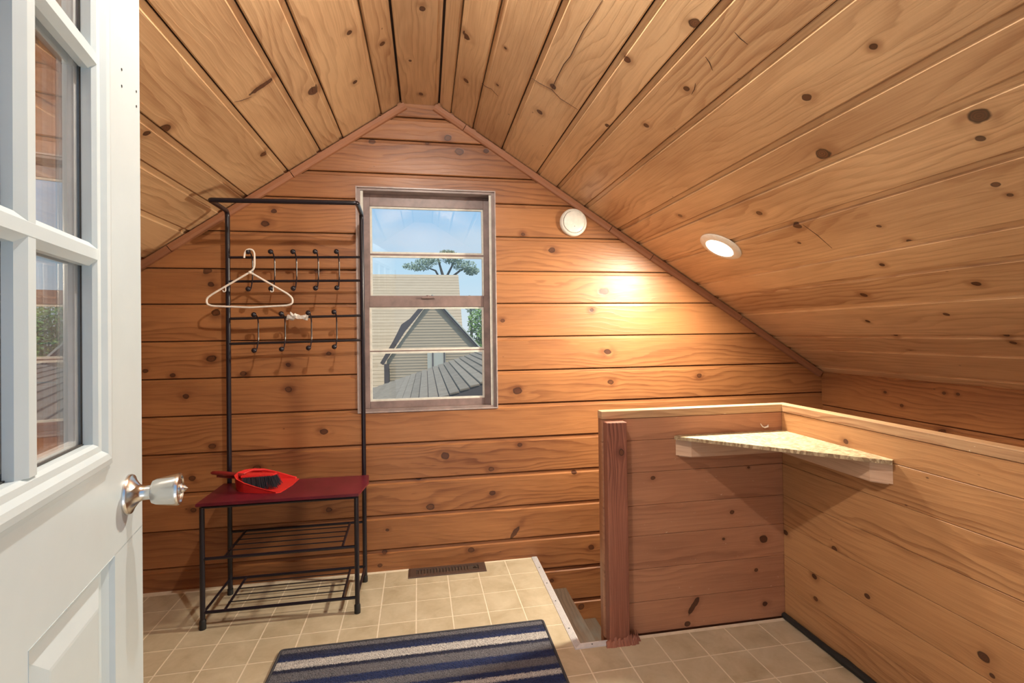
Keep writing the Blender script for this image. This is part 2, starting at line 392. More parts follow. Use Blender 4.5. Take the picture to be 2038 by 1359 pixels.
def plank(parent, mat, P0, Uv, Vv, Nv, v0, v1, prisms, side, t=0.018, knots=(), name='plank', cyc=None, uvscale=1.0, rk=0):
    Uv, Vv, Nv, P0 = Vector(Uv), Vector(Vv), Vector(Nv), Vector(P0)
    pr = profile(v0, v1, side, t)
    bm = bmesh.new(); uvl = bm.loops.layers.uv.new('UVMap'); loc = {}
    for a, b, ul, uh in prisms:
        pts = clip_prof(pr, a, b)
        A = []; B = []
        for v, w in pts:
            for lst, u in ((A, ul(v)), (B, uh(v))):
                q = bm.verts.new(P0+Uv*u+Vv*v+Nv*(w-t)); loc[q] = (u, v); lst.append(q)
        fs = [bm.faces.new(A), bm.faces.new(B[::-1])]
        n = len(A)
        for i in range(n): fs.append(bm.faces.new((A[i], B[i], B[(i+1) % n], A[(i+1) % n])))
        for f in fs:
            for l in f.loops: l[uvl].uv = loc[l.vert]
    o = link(name, bm, mat, parent)
    ks = [k for k in knots if v0 <= k[1] < v1 and any(ul(k[1])-0.01 < k[0] < uh(k[1])+0.01 for a, b, ul, uh in prisms)]
    if rk and len(ks) < 2:
        ul, uh = prisms[0][2](v0), prisms[0][3](v0)
        for _ in range(rk): ks.append((random.uniform(ul, uh), random.uniform(v0+.03, v1-.03), random.uniform(.008, .014)))
    for q in SPIKES:
        if v0 <= q[1] < v1 and prisms[0][2](q[1]) < q[0] < prisms[-1][3](q[1]) and ((q[0] > 1.1) == (mat == 'half')) and ((q[0] < -.5) == (mat == 'ceil')) and mat != 'wing': o['s0'] = [float(x) for x in q]
    ks = sorted(ks, key=lambda k: -k[2])[:6]
    for i, k in enumerate(ks): o['k%d' % i] = [float(x) for x in k]
    return o

KN_FAR = [(0.795, 1.654, 0.0192), (1.089, 1.429, 0.0279), (1.014, 1.326, 0.0139), (1.103, 1.094, 0.0223), (0.593, 0.895, 0.0243), (1.118, 0.927, 0.0195), (1.653, 0.947, 0.0173), (0.516, 1.271, 0.0134), (0.634, 1.737, 0.0135), (0.445, 0.484, 0.016), (0.45, 0.358, 0.0187), (0.899, 0.44, 0.0165), (0.603, 0.606, 0.0162), (-0.927, 1.526, 0.0195), (-0.911, 1.459, 0.017), (-0.89, 1.321, 0.0219), (-0.914, 1.099, 0.0219), (-1.082, 1.024, 0.0144), (-1.2, 1.048, 0.0143), (-0.77, 1.025, 0.0172), (-0.562, 1.061, 0.0125), (-0.37, 1.113, 0.0152), (-1.025, 0.923, 0.0169), (-0.563, 0.939, 0.0174), (-0.395, 0.725, 0.0202), (-0.911, 0.676, 0.017), (-1.0, 0.528, 0.0169), (-0.713, 0.559, 0.0197), (-0.998, 0.376, 0.0145), (-0.377, 0.33, 0.0151), (-0.665, 1.761, 0.0223), (-0.622, 1.825, 0.0149), (-0.421, 1.535, 0.0177), (0.295, 2.166, 0.0239), (0.441, 2.178, 0.0161), (-0.149, 2.197, 0.018), (0.238, 2.237, 0.0212), (0.129, 2.205, 0.0105), (0.206, 0.567, 0.0236), (0.127, 0.311, 0.0235), (0.069, 0.458, 0.0156), (0.334, 0.068, 0.0159), (-0.131, 0.031, 0.0128), (0.931, -0.294, 0.0192), (0.993, 0.026, 0.0165), (0.768, -0.137, 0.0136), (-0.093, 0.206, 0.0103), (-0.109, 0.095, 0.0128)]
KN_RIGHT = [(-1.344, 1.26, 0.025), (-1.462, 1.109, 0.0133), (-1.676, 1.092, 0.01), (-1.707, 1.33, 0.0224), (-1.67, 1.382, 0.0105), (-1.608, 1.511, 0.0112), (-1.61, 1.551, 0.0075), (-1.25, 1.55, 0.0081), (-0.919, 1.539, 0.0097), (-1.308, 1.847, 0.0145), (-0.894, 1.85, 0.0162), (-1.279, 1.631, 0.0112), (-0.997, 1.466, 0.0185), (-1.107, 1.71, 0.0107), (-0.752, 2.012, 0.0132), (-1.102, 1.988, 0.0129), (-0.78, 2.115, 0.0109), (-0.764, 2.223, 0.0111), (-1.195, 2.117, 0.0124), (-1.196, 2.151, 0.0106), (-0.549, 1.248, 0.0136), (-0.92, 1.367, 0.0134), (-1.429, 0.813, 0.0196), (-1.16, 0.739, 0.0125), (-1.216, 0.905, 0.0123), (-0.944, 0.904, 0.0109), (-0.793, 0.813, 0.0117), (-0.57, 0.598, 0.0149), (-0.792, 0.599, 0.0172), (-0.717, 0.275, 0.0193), (-0.417, 0.302, 0.0157), (-0.55, 0.422, 0.0085), (-0.812, 0.414, 0.0074)]
KN_LEFT = [(-0.578, -0.048, 0.0141), (-0.539, -0.322, 0.0281), (-0.752, -0.149, 0.0146), (-0.725, -0.479, 0.0089), (-0.428, -0.173, 0.0129), (-0.797, -0.734, 0.0201), (-0.29, -0.581, 0.0177), (-0.822, -0.777, 0.0147)]
KN_RIDGE = [(-0.77, 0.113, 0.0167), (-0.117, 0.102, 0.015), (-0.413, 0.057, 0.011)]
KN_HALF = [(1.002, 0.615, 0.0121), (1.35, 0.452, 0.0104), (1.493, 0.331, 0.0189), (1.142, 0.015, 0.0143), (1.493, 0.06, 0.0147), (1.456, 0.204, 0.0105), (1.309, 0.345, 0.0062), (1.429, 0.632, 0.0063)]
KN_WING = [(-1.143, 0.289, 0.0103), (-0.913, 0.159, 0.0117), (-0.91, 0.243, 0.0137), (-0.758, 0.353, 0.0147), (-1.501, 0.312, 0.0177), (-1.521, 0.273, 0.008), (-1.007, 0.392, 0.013), (-1.067, 0.8, 0.0126)]
KN_KNEE = [(-0.417, 0.874, 0.0104), (-0.712, 0.903, 0.0092), (-0.773, 0.905, 0.009), (-0.702, 0.722, 0.0185), (-0.506, 0.817, 0.0126)]
SPIKES = [(0.181, 0.161, 0.85), (0.566, 0.137, 0.90), (1.171, 0.086, 1.0), (-0.733, -0.455, 1.75)]
CR_R =  [[(0.5234, -0.7498, 2.1885), (0.5575, -0.7557, 2.1666), (0.5997, -0.7692, 2.1396), (0.6379, -0.7527, 2.1151), (0.7054, -0.7625, 2.0719)], [(0.5997, -0.7692, 2.1396), (0.5972, -0.8525, 2.1412), (0.5975, -0.9454, 2.141), (0.6036, -1.0039, 2.1371), (0.6025, -1.1428, 2.1378), (0.6098, -1.2956, 2.1331)], [(0.3634, -0.4847, 2.2909), (0.3795, -0.477, 2.2806), (0.4041, -0.4903, 2.2649), (0.4351, -0.4723, 2.245)], [(0.8881, -1.4823, 1.9549), (0.9075, -1.4783, 1.9425), (0.927, -1.4784, 1.93)], [(0.8814, -1.3616, 1.9592), (0.8975, -1.3549, 1.9488), (0.9167, -1.3385, 1.9366)], [(1.4672, -1.0233, 1.5839), (1.5257, -1.0245, 1.5465), (1.5956, -1.0139, 1.5017)], [(0.9116, -1.2578, 1.9398), (0.9213, -1.2353, 1.9336), (0.9258, -1.2102, 1.9307)]]
CR_L =  [[(-0.5443, -0.7332, 2.0294), (-0.5257, -0.7202, 2.0422), (-0.4961, -0.7085, 2.0624)], [(-0.32, -0.5691, 2.1829), (-0.3246, -0.5217, 2.1798)]]


# ------------------------------------------------------------------ room levels (metres; y = 0 is the face of the far gable wall)
RX0, RX1, RZ = 0.0, 0.190, 2.402                     # flat ridge strip
SL, SR = 0.6845, 0.6405                               # slopes
KL, KR = -2.26, 2.452                                 # knee walls
YN = -2.55                                            # near wall face
def xl(z): return max((z-RZ)/SL, KL)-0.03
def xr(z): return min(RX1+(RZ-z)/SR, KR)+0.03
WX0, WX1, WZ0, WZ1 = -0.233, 0.486, 0.807, 1.964      # window opening

# far gable wall -------------------------------------------------
wf = bmesh.new()
yb0, yb1 = 0.0185, 0.12
zl, zr = RZ+SL*(KL-RX0), RZ-SR*(KR-RX1)
prism(wf, [(KL-.1, yb0, -1.6), (WX0, yb0, -1.6), (WX0, yb0, RZ+SL*WX0), (KL-.1, yb0, zl)], (0, yb1-yb0, 0))
prism(wf, [(WX1, yb0, -1.6), (KR+.1, yb0, -1.6), (KR+.1, yb0, zr), (WX1, yb0, RZ-SR*(WX1-RX1))], (0, yb1-yb0, 0))
prism(wf, [(WX0, yb0, -1.6), (WX1, yb0, -1.6), (WX1, yb0, WZ0), (WX0, yb0, WZ0)], (0, yb1-yb0, 0))
prism(wf, [(WX0, yb0, WZ1), (WX1, yb0, WZ1), (WX1, yb0, RZ-SR*(WX1-RX1)), (RX1, yb0, RZ), (RX0, yb0, RZ), (WX0, yb0, RZ+SL*WX0)], (0, yb1-yb0, 0))
wall_far = tag(link('wall_far', wf, 'backing'), 'far gable wall of stained horizontal knotty pine boards around the window', 'wall', kind='structure')
ZS = [2.334, 2.212, 2.036, 1.899, 1.722, 1.537, 1.364, 1.185, 1.005, 0.826, 0.646, 0.459, 0.281, 0.107, -0.070, -0.250, -0.42, -0.60, -0.78, -0.96, -1.14]
ZS = [2.44]+ZS
for hi, lo in zip(ZS, ZS[1:]):
    PL = lambda ps: plank(wall_far, 'wall', (0, 0, 0), (1, 0, 0), (0, 0, 1), (0, -1, 0), lo, hi, ps, +1, knots=KN_FAR)
    fx0, fx1 = (lambda z: WX0), (lambda z: WX1)
    if lo < -0.10: PL([(lo, hi, lambda z: 0.60, xr)]); continue
    if hi <= WZ0 or lo >= WZ1: PL([(lo, hi, xl, xr)])
    elif lo >= WZ0 and hi <= WZ1:
        PL([(lo, hi, xl, fx0)]); PL([(lo, hi, fx1, xr)])
    elif hi > WZ1: PL([(lo, WZ1, xl, fx0), (lo, WZ1, fx1, xr), (WZ1, hi, xl, xr)])
    else: PL([(lo, WZ0, xl, xr), (WZ0, hi, xl, fx0), (WZ0, hi, fx1, xr)])

# ceiling ---------------------------------------------------------
cb = bmesh.new(); TH = 0.0195
def cslab(p, q, up):
    prism(cb, [(p[0], YN-.12, p[1]+TH*up), (q[0], YN-.12, q[1]+TH*up), (q[0], YN-.12, q[1]+TH*up+.06), (p[0], YN-.12, p[1]+TH*up+.06)], (0, -YN+.12+.30, 0))
cslab((KL-.25, RZ+SL*(KL-.25)), (RX0, RZ), 1.22); cslab((RX0-.02, RZ), (RX1+.02, RZ), 1.0); cslab((RX1, RZ), (KR+.25, RZ-SR*(KR+.25-RX1)), 1.19)
ceiling = tag(link('ceiling', cb, 'backing'), 'sloped attic ceiling of pale knotty pine boards with narrow flat ridge strip', 'ceiling', kind='structure')
cR = [0.19, 0.250, 0.365, 0.520, 0.711, 0.822, 0.979, 1.169, 1.283, 1.440, 1.636, 1.754, 1.904, 2.110, 2.224, 2.395, 2.53]
cL = [0.0, -0.097, -0.288, -0.396, -0.552, -0.744, -0.854, -1.005, -1.20, -1.31, -1.47, -1.66, -1.78, -1.93, -2.12, -2.30]
yy = [(lambda v: YN, lambda v: 0.016)]
nR = Vector((-SR, 0, -1)).normalized(); nL = Vector((SL, 0, -1)).normalized()
for a, b in zip(cR, cR[1:]):
    plank(ceiling, 'ceil', (0, 0, RZ+SR*RX1), (0, 1, 0), (1, 0, -SR), nR, a, b, [(a, b, *yy[0])], -1, knots=KN_RIGHT)
for b, a in zip(cL, cL[1:]):
    plank(ceiling, 'ceil', (0, 0, RZ), (0, 1, 0), (1, 0, SL), nL, a, b, [(a, b, *yy[0])], +1, knots=KN_LEFT, rk=1 if b < -1 else 0)
plank(ceiling, 'ceil', (0, 0, RZ), (0, 1, 0), (1, 0, 0), (0, 0, -1), RX0, RX1, [(RX0, RX1, *yy[0])], +1, knots=KN_RIDGE)

for nn_, cs in ((nR, CR_R), (nL, CR_L)):
    for c in cs:
        bm = bmesh.new(); rc = .0013; tube(bm, [Vector(p)+nn_*.0002 for p in c], [rc*.4]+[rc]*(len(c)-2)+[rc*.4], 6); link('split', bm, 'crack', ceiling)
# side walls -------------------------------------------------------
b_ = bmesh.new(); box(b_, KR+.019, KR+.09, YN, 0.10, -1.6, zr+.02)
wall_right = tag(link('wall_right', b_, 'backing'), 'low right knee wall of pine boards behind the half wall', 'wall', kind='structure')
zk = [zr+.01, 0.751, 0.60, 0.42, 0.24, 0.06, -0.12, -0.30]
for hi, lo in zip(zk, zk[1:]):
    plank(wall_right, 'wall', (KR, 0, 0), (0, 1, 0), (0, 0, 1), (-1, 0, 0), lo, hi, [(lo, hi, lambda v: YN, lambda v: 0.0)], +1, knots=KN_KNEE)
b_ = bmesh.new(); box(b_, KL-.09, KL-.019, YN, 0.10, -0.3, zl+.02)
wall_left = tag(link('wall_left', b_, 'backing'), 'low left knee wall of pine boards behind the open white door', 'wall', kind='structure')
zk = [zl+.01, 0.68, 0.50, 0.32, 0.14, -0.02]
for hi, lo in zip(zk, zk[1:]):
    plank(wall_left, 'wall', (KL, 0, 0), (0, 1, 0), (0, 0, 1), (1, 0, 0), lo, hi, [(lo, hi, lambda v: YN, lambda v: 0.0)], +1, rk=3)
# near wall with the doorway the camera looks through
HX, HY = -0.198, -2.52                                # door hinge
DX0, DX1, DZ = -0.225, 0.73, 2.06
b_ = bmesh.new()
y0 = YN-.12; dv = (0, .12, 0)
prism(b_, [(KL-.1, y0, -.3), (DX0, y0, -.3), (DX0, y0, RZ+SL*DX0), (KL-.1, y0, zl-.05)], dv)
prism(b_, [(DX1, y0, -.3), (KR+.1, y0, -.3), (KR+.1, y0, zr-.05), (DX1, y0, RZ-SR*(DX1-RX1))], dv)
prism(b_, [(DX0, y0, DZ), (DX1, y0, DZ), (DX1, y0, RZ-SR*(DX1-RX1)), (RX1, y0, RZ), (RX0, y0, RZ), (DX0, y0, RZ+SL*DX0)], dv)
wall_near = tag(link('wall_near', b_, 'wall'), 'near end wall with the doorway behind the camera', 'wall', kind='structure'); wuv(wall_near, 0)

# floor with tile joints -------------------------------------------
FX, FY = 0.664, -0.775                                 # stair opening corner
PWX, PWY = 1.587, -0.745                               # half wall faces
b_ = bmesh.new()
box(b_, KL-.05, FX, YN-.4, 0.018, -0.06, -0.0007); box(b_, FX, KR+.05, YN-.4, FY+.02, -0.06, -0.0007)
floor = tag(link('floor', b_, 'grout'), 'beige square tile floor with pale cream joints', 'floor', kind='structure')
gx, gy, grot, gs = -0.10145, -0.02021, 0.015526, 0.1528
def grid(i, j): return Vector((gx+i*gs*cos(grot)+j*gs*sin(grot), gy+i*gs*sin(grot)-j*gs*cos(grot), 0))
def clip(poly, ax, val, keep_less):
    out_ = []
    for p, q in zip(poly, poly[1:]+poly[:1]):
        ip = (p[ax] <= val) == keep_less; iq = (q[ax] <= val) == keep_less
        if ip: out_.append(p)
        if ip != iq:
            t = (val-p[ax])/(q[ax]-p[ax]); out_.append(p.lerp(q, t))
    return out_
rest = bmesh.new(); g_ = 0.0026
for i in range(-15, 12):
    for j in range(0, 17):
        c = [grid(i, j), grid(i+1, j), grid(i+1, j+1), grid(i, j+1)]; m = sum(c, Vector())/4
        s = 1-2*g_/gs; c = [m+(p-m)*s for p in c]
        polys = []
        for rect in ((KL, FX, YN, -0.001), (FX, PWX, YN, FY)):
            q = clip(c, 0, rect[0], False)
            if len(q) > 2: q = clip(q, 0, rect[1], True)
            if len(q) > 2: q = clip(q, 1, rect[2], False)
            if len(q) > 2: q = clip(q, 1, rect[3], True)
            if len(q) > 2: polys.append(q)
        if not polys: continue
        vis = -9 <= i <= 11 and j <= 8
        bm = bmesh.new() if vis else rest
        for q in polys: prism(bm, [p+Vector((0, 0, -0.0007)) for p in q], (0, 0, 0.0007))
        if vis: link('tile', bm, 'tile', floor)
tag(link('tile', rest, 'tile', floor), kind='stuff')

# ------------------------------------------------------------------ trims along the gable
def moulding(tr, p, q, w=0.034, d=0.017):
    p, q = Vector(p), Vector(q); t = (q-p).normalized(); nn = Vector((t.z, 0, -t.x))
    if nn.z > 0: nn = -nn
    bm = bmesh.new(); prof_ = [(0, 0), (0, d), (w*0.55, d), (w*0.9, d*0.6), (w, 0.001), (w, 0)]
    A = [bm.verts.new(p+nn*a+Vector((0, -b, 0))) for a, b in prof_]; B = [bm.verts.new(q+nn*a+Vector((0, -b, 0))) for a, b in prof_]
    bm.faces.new(A); bm.faces.new(B[::-1]); n = len(A)
    for i in range(n): bm.faces.new((A[i], B[i], B[(i+1) % n], A[(i+1) % n]))
    o = link('moulding', bm, 'trim', tr)
    uvl = o.data.uv_layers.new(name='UVMap'); Lg = t
    for l in o.data.loops:
        c = o.data.vertices[l.vertex_index].co; uvl.data[l.index].uv = (c.dot(Lg), c.dot(nn)+c.y+p.x*3)
def zR(x): return RZ-SR*(x-RX1)
def zL(x): return RZ+SL*(x-RX0)
t1 = tag(empty('trim_1', (-0.5, 0, zL(-0.5))), 'thin pine moulding where the left ceiling slope meets the gable wall', 'trim', kind='structure')
xs = [0.012, -0.544, -1.098, -1.70, -2.24]
for a, b in zip(xs, xs[1:]): moulding(t1, (a-.0015, 0, zL(a-.0015)-.008), (b+.0015, 0, zL(b+.0015)-.008))
t2 = tag(empty('trim_2', (1.2, 0, zR(1.2))), 'thin pine moulding where the right ceiling slope meets the gable wall', 'trim', kind='structure')
xs = [0.178, 0.334, 1.136, 1.377, 1.924, KR-.002]
for a, b in zip(xs, xs[1:]): moulding(t2, (a+.0015, 0, zR(a+.0015)-.006), (b-.0015, 0, zR(b-.0015)-.006))

# ------------------------------------------------------------------ window
win = empty('window_1', (0.1265, 0.05, WZ0)); tag(win, 'double-hung window with brown-painted sashes in the gable wall', 'window', kind='structure')
def ring(bm, x0, x1, z0, z1, w, y0, y1, wt=None, wb=None):
    wt = w if wt is None else wt; wb = w if wb is None else wb
    box(bm, x0, x0+w, y0, y1, z0, z1); box(bm, x1-w, x1, y0, y1, z0, z1)
    box(bm, x0+w, x1-w, y0, y1, z1-wt, z1); box(bm, x0+w, x1-w, y0, y1, z0, z0+wb)
bm = bmesh.new(); ring(bm, WX0, WX1, WZ0, WZ1, 0.006, -0.004, 0.014); link('casing', bm, 'casing', win)
bm = bmesh.new(); ring(bm, WX0+.006, WX1-.006, WZ0+.006, WZ1-.006, 0.016, 0.006, 0.135, wt=.012, wb=.010); link('jamb', bm, 'frame', win)
bm = bmesh.new()
box(bm, WX0+.022, WX0+.034, 0.010, 0.022, WZ0+.016, WZ1-.02); box(bm, WX1-.034, WX1-.022, 0.010, 0.022, WZ0+.016, WZ1-.02)
link('stop_bead', bm, 'putty', win)
def sash(nm, x0, x1, z0, z1, ys, panes, lab):
    bm = bmesh.new(); yf, ybk = ys; gx0, gx1 = panes[0][0], panes[0][1]
    box(bm, x0, gx0-.004, yf, ybk, z0, z1, .002); box(bm, gx1+.004, x1, yf, ybk, z0, z1, .002)
    zs = sorted([p for q in panes for p in q[2:]])
    box(bm, gx0-.004, gx1+.004, yf, ybk, zs[-1]+.004, z1, .0015); box(bm, gx0-.004, gx1+.004, yf, ybk, z0, zs[0]-.004, .0015)
    s_ = link(nm, bm, 'sash', win)
    for (ga, gb), in [((zs[1], zs[2]),)]:
        bm = bmesh.new(); box(bm, gx0-.004, gx1+.004, yf+.006, ybk-.006, ga+.003, gb-.003, .002); link('muntin', bm, 'sash', s_)
    for p in panes:
        bm = bmesh.new(); box(bm, p[0]-.006, p[1]+.006, (yf+ybk)/2+.002, (yf+ybk)/2+.005, p[2]-.006, p[3]+.006); link('pane', bm, 'glass_win', s_)
        bm = bmesh.new(); ring(bm, p[0]-.004, p[1]+.004, p[2]-.004, p[3]+.004, 0.010, (yf+ybk)/2-.010, (yf+ybk)/2+.0015); link('putty_bead', bm, 'putty', s_)
    return s_
sash('upper_sash', -0.211, 0.464, 1.385, 1.946, (0.075, 0.108), [(-0.168, 0.424, 1.638, 1.880), (-0.168, 0.424, 1.403, 1.620)], '')
sash('lower_sash', -0.205, 0.460, 0.823, 1.408, (0.036, 0.069), [(-0.170, 0.416, 1.126, 1.345), (-0.170, 0.416, 0.864, 1.112)], '')
bm = bmesh.new(); box(bm, 0.09, 0.16, 0.022, 0.040, 1.392, 1.400, .002); lathe(bm, [(0, 0), (.010, 0), (.010, .010), (0, .012)], (0.125, 0.045, 1.400), (0, 0, 1), 14)
link('sash_lock', bm, 'sash', win)

# ------------------------------------------------------------------ half wall
hw = bmesh.new()
box(hw, 0.792, 1.63, PWY+.0185, PWY+.045, -0.05, 0.857); box(hw, PWX+.0185, PWX+.045, YN, PWY+.045, -0.05, 0.857)
half = tag(link('half_wall', hw, 'trim'), 'waist-high L-shaped half wall of pine boards guarding the stairwell', 'half wall', kind='structure'); wuv(half, 2)
hz = [0.857, 0.768, 0.640, 0.508, 0.387, 0.255, 0.125, 0.0]
for hi, lo in zip(hz, hz[1:]):
    plank(half, 'half', (0, PWY, 0), (1, 0, 0), (0, 0, 1), (0, -1, 0), lo, hi, [(lo, hi, lambda v: 0.792, lambda v: PWX)], 0, knots=KN_HALF)
    plank(half, 'wing', (PWX, 0, 0), (0, 1, 0), (0, 0, 1), (-1, 0, 0), lo, hi, [(lo, hi, lambda v: YN, lambda v: PWY-.001)], 0, knots=KN_WING)
bm = bmesh.new(); box(bm, 0.790, PWX+.045, PWY-.002, PWY+.045, 0.858, 0.889, .002); c_ = link('cap_board', bm, 'cap', half); wuv(c_, 0)
bm = bmesh.new(); box(bm, PWX-.002, PWX+.045, YN, PWY-.004, 0.858, 0.889, .002); c_ = link('cap_board', bm, 'cap', half); wuv(c_, 1)
# corner shelf of strand board on two cleats
sh = empty('corner_shelf', (1.45, -0.90, 0.70)); tag(sh, 'triangular strand-board corner shelf on two raw lumber cleats inside the half wall', 'shelf')
bm = bmesh.new(); prism(bm, [(1.100, PWY-.001, 0.768), (PWX-.001, PWY-.001, 0.768), (PWX-.001, -1.250, 0.768), (PWX-.018, -1.262, 0.768), (1.090, PWY-.016, 0.768)], (0, 0, 0.013)); link('board', bm, 'osb', sh)
bm = bmesh.new(); prism(bm, [(1.103, PWY-.001, 0.697), (PWX-.001, PWY-.001, 0.697), (PWX-.001, PWY-.039, 0.697), (1.150, PWY-.039, 0.697)], (0, 0, 0.0705)); bmesh.ops.bevel(bm, geom=[e for e in bm.edges if all(abs(v.co.z-.697) < 1e-4 for v in e.verts)], offset=.004, segments=2, affect='EDGES')
o = link('cleat', bm, 'rawpine', sh); wuv(o, 0)
bm = bmesh.new(); prism(bm, [(PWX-.001, -1.248, 0.697), (PWX-.001, PWY-.040, 0.697), (PWX-.039, PWY-.040, 0.697), (PWX-.039, -1.200, 0.697)], (0, 0, 0.0705)); bmesh.ops.bevel(bm, geom=[e for e in bm.edges if all(abs(v.co.z-.697) < 1e-4 for v in e.verts)], offset=.004, segments=2, affect='EDGES')
o = link('cleat', bm, 'rawpine', sh); wuv(o, 1)
# post
bm = bmesh.new(); box(bm, 0.795, 0.877, PWY-.046, PWY-.001, 0.0, 0.852, .004)
post = link('post', bm, 'post', half); wuv(post, 2); post['k0'] = [0.735, 0.852, 0.0150]; post['label'] = 'rough dark red post at the open end of the half wall'
bm = bmesh.new()
rn = random.Random(3)
for k in range(16):
    a = k/15; x = 0.785+a*0.115; h = rn.uniform(.012, .035); w = .008; y_ = PWY-.048-rn.uniform(0, .006)
    prism(bm, [(x-w, y_-.010, 0.0), (x+w, y_-.010, 0.0), (x+w*.6, y_+.004, h), (x-w*.5, y_+.004, h*rn.uniform(.5, 1))], (0, .008, 0))
for k in range(5):
    x = 0.878+k*.008; prism(bm, [(x, PWY-.045, 0), (x+.012, PWY-.045, 0), (x+.004, PWY-.020, rn.uniform(.012, .03))], (0.002, .010, 0))
o = link('splintered_base', bm, 'post', post); wuv(o, 2)

# stairs -----------------------------------------------------------
st = tag(empty('stairs', (0.8, -0.37, -0.178)), 'worn wooden steps going down behind the half wall', 'stairs', kind='structure')
rise, run = 0.180, 0.164
for k in range(7):
    z = -0.178-rise*k; x0 = 0.690+run*k
    bm = bmesh.new(); box(bm, x0-.004, x0+run+.004-.012, -0.735, -0.004, z-.035, z, .004); o = link('tread', bm, 'stair', st); wuv(o, 1, (k*.7, k*.3))
    bm = bmesh.new(); box(bm, x0-.020, x0-.004, -0.735, -0.004, z-.04 if k == 99 else z+.0005, z+rise-.036 if k else -.0605); o = link('riser', bm, 'stair', st); wuv(o, 1, (k*.3, 0))
bm = bmesh.new(); box(bm, FX-.02, KR, FY+.021, FY+.04, -1.5, -0.061); o = link('stringer', bm, 'wall', st); wuv(o, 0)
tr = tag(empty('trim_3', (FX, FY, 0)), 'white ribbed metal edge strip around the stair opening in the floor', 'trim', kind='structure')
def strip(p, q, w, side):
    p, q = Vector(p), Vector(q); t = (q-p).normalized(); s = Vector((-t.y, t.x, 0))*side
    bm = bmesh.new()
    prof_ = [(0, 0), (0.001, .003)]+[(w*(.12+.76*i/10), .0042 if i % 2 else .0028) for i in range(11)]+[(w, .003), (w+.002, -.022), (w-.001, -.022), (w-.002, 0)]
    m0, m1 = (0, -1) if side else (0, 0)
    A = [bm.verts.new(p+s*a+t*a*MT_[0]+Vector((0, 0, b))) for a, b in prof_]; B = [bm.verts.new(q+s*a+t*a*MT_[1]+Vector((0, 0, b))) for a, b in prof_]
    bm.faces.new(A); bm.faces.new(B[::-1]); n = len(A)
    for i in range(n): bm.faces.new((A[i], B[i], B[(i+1) % n], A[(i+1) % n]))
    return link('metal_strip', bm, 'alu', tr)
MT_ = (0, -1); strip((FX-.008, -0.002, 0), (FX-.008, FY-.016, 0), 0.030, 1)     # mitred at the corner
MT_ = (1, 0); strip((FX-.008, FY-.016, 0), (0.792, FY-.016, 0), 0.030, 1)
bm = bmesh.new()
for y_ in (-.13, -.29, -.45, -.66): lathe(bm, [(.003, .004), (.0025, .0052), (0, .0056)], (FX+.006, y_, 0), (0, 0, 1), 8)
lathe(bm, [(.003, .004), (.0025, .0052), (0, .0056)], (0.728, FY-.001, 0), (0, 0, 1), 8)
link('nail', bm, 'black', tr)

# ------------------------------------------------------------------ door (open, left)
PH = radians(12.0); dd = Vector((-sin(PH), cos(PH), 0)); dn = Vector((cos(PH), sin(PH), 0)); KP = Vector((-0.373, -1.696, 0))
def DP(s, h, z): return KP+dd*s+dn*h+Vector((0, 0, z))         # s along the door, h out of its room-side face
def dbox(bm, s0, s1, h0, h1, z0, z1, bev=0.0):
    vs = [bm.verts.new(DP(s, h, z)) for s in (s0, s1) for h in (h0, h1) for z in (z0, z1)]
    fs = [bm.faces.new([vs[i] for i in f]) for f in ((0, 1, 3, 2), (4, 6, 7, 5), (0, 4, 5, 1), (2, 3, 7, 6), (0, 2, 6, 4), (1, 5, 7, 3))]
    if bev: bmesh.ops.bevel(bm, geom=list({e for f in fs for e in f.edges}), offset=bev, segments=2, affect='EDGES')
S1, S0, DT = 0.071, -0.843, 0.042
GA, GB, GZ0, GZ1 = -0.660, -0.129, 1.053, 1.868
bm = bmesh.new()
dbox(bm, GB+.006, S1, -DT, 0, 0.869, 2.04); dbox(bm, -0.061, S1, -DT, 0, 0.012, 0.8706); dbox(bm, GB+.0061, -0.0611, -DT, 0, 0.012, 0.20); dbox(bm, S0, GA-.006, -DT, 0, 0.012, 2.04)
dbox(bm, GA-.006, GB+.006, -DT, 0, GZ1+.006, 2.04); dbox(bm, GA-.006, GB+.006, -DT, 0, 0.870, GZ0-.006)
dbox(bm, GA-.006, GB+.006, -DT, 0, 0.012, 0.20); dbox(bm, -0.414, -0.307, -DT, 0, 0.20, 0.870)
P1, P2 = (-0.307, -0.061), (-0.660, -0.414)
for a, b in (P1, P2):
    dbox(bm, a-.001 if a > -.5 else GA-.006, b+.001 if b > -.2 else b, -DT, -0.018, 0.19, 0.871)
# stile pieces next to the panels
dbox(bm, S0+.01, -0.660, -DT, 0, 0.2, 0.8705)
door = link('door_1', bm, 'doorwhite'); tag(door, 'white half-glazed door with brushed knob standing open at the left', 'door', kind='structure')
for a, b in (P1, P2):
    z0, z1 = 0.200, 0.870
    # sloping ogee around a raised field
    bm = bmesh.new()
    loops = [(0.0, 0.0005), (0.004, -0.006), (0.012, -0.013), (0.020, -0.013), (0.052, -0.003), (0.056, -0.0025)]
    prev = None
    for ins, h in loops:
        cur = [bm.verts.new(DP(s, h, z)) for s, z in ((a+ins, z0+ins), (b-ins, z0+ins), (b-ins, z1-ins), (a+ins, z1-ins))]
        if prev:
            for i in range(4): bm.faces.new((prev[i], prev[(i+1) % 4], cur[(i+1) % 4], cur[i]))
        prev = cur
    bm.faces.new(prev)
    bk = [bm.verts.new(DP(s, -0.0185, z)) for s, z in ((a, z0), (b, z0), (b, z1), (a, z1))]
    bm.faces.new(bk[::-1]); bm.verts.ensure_lookup_table(); f0 = [bm.verts[i] for i in range(4)]
    for i in range(4): bm.faces.new((bk[i], bk[(i+1) % 4], f0[(i+1) % 4], f0[i]))
    link('raised_panel', bm, 'doorwhite', door)
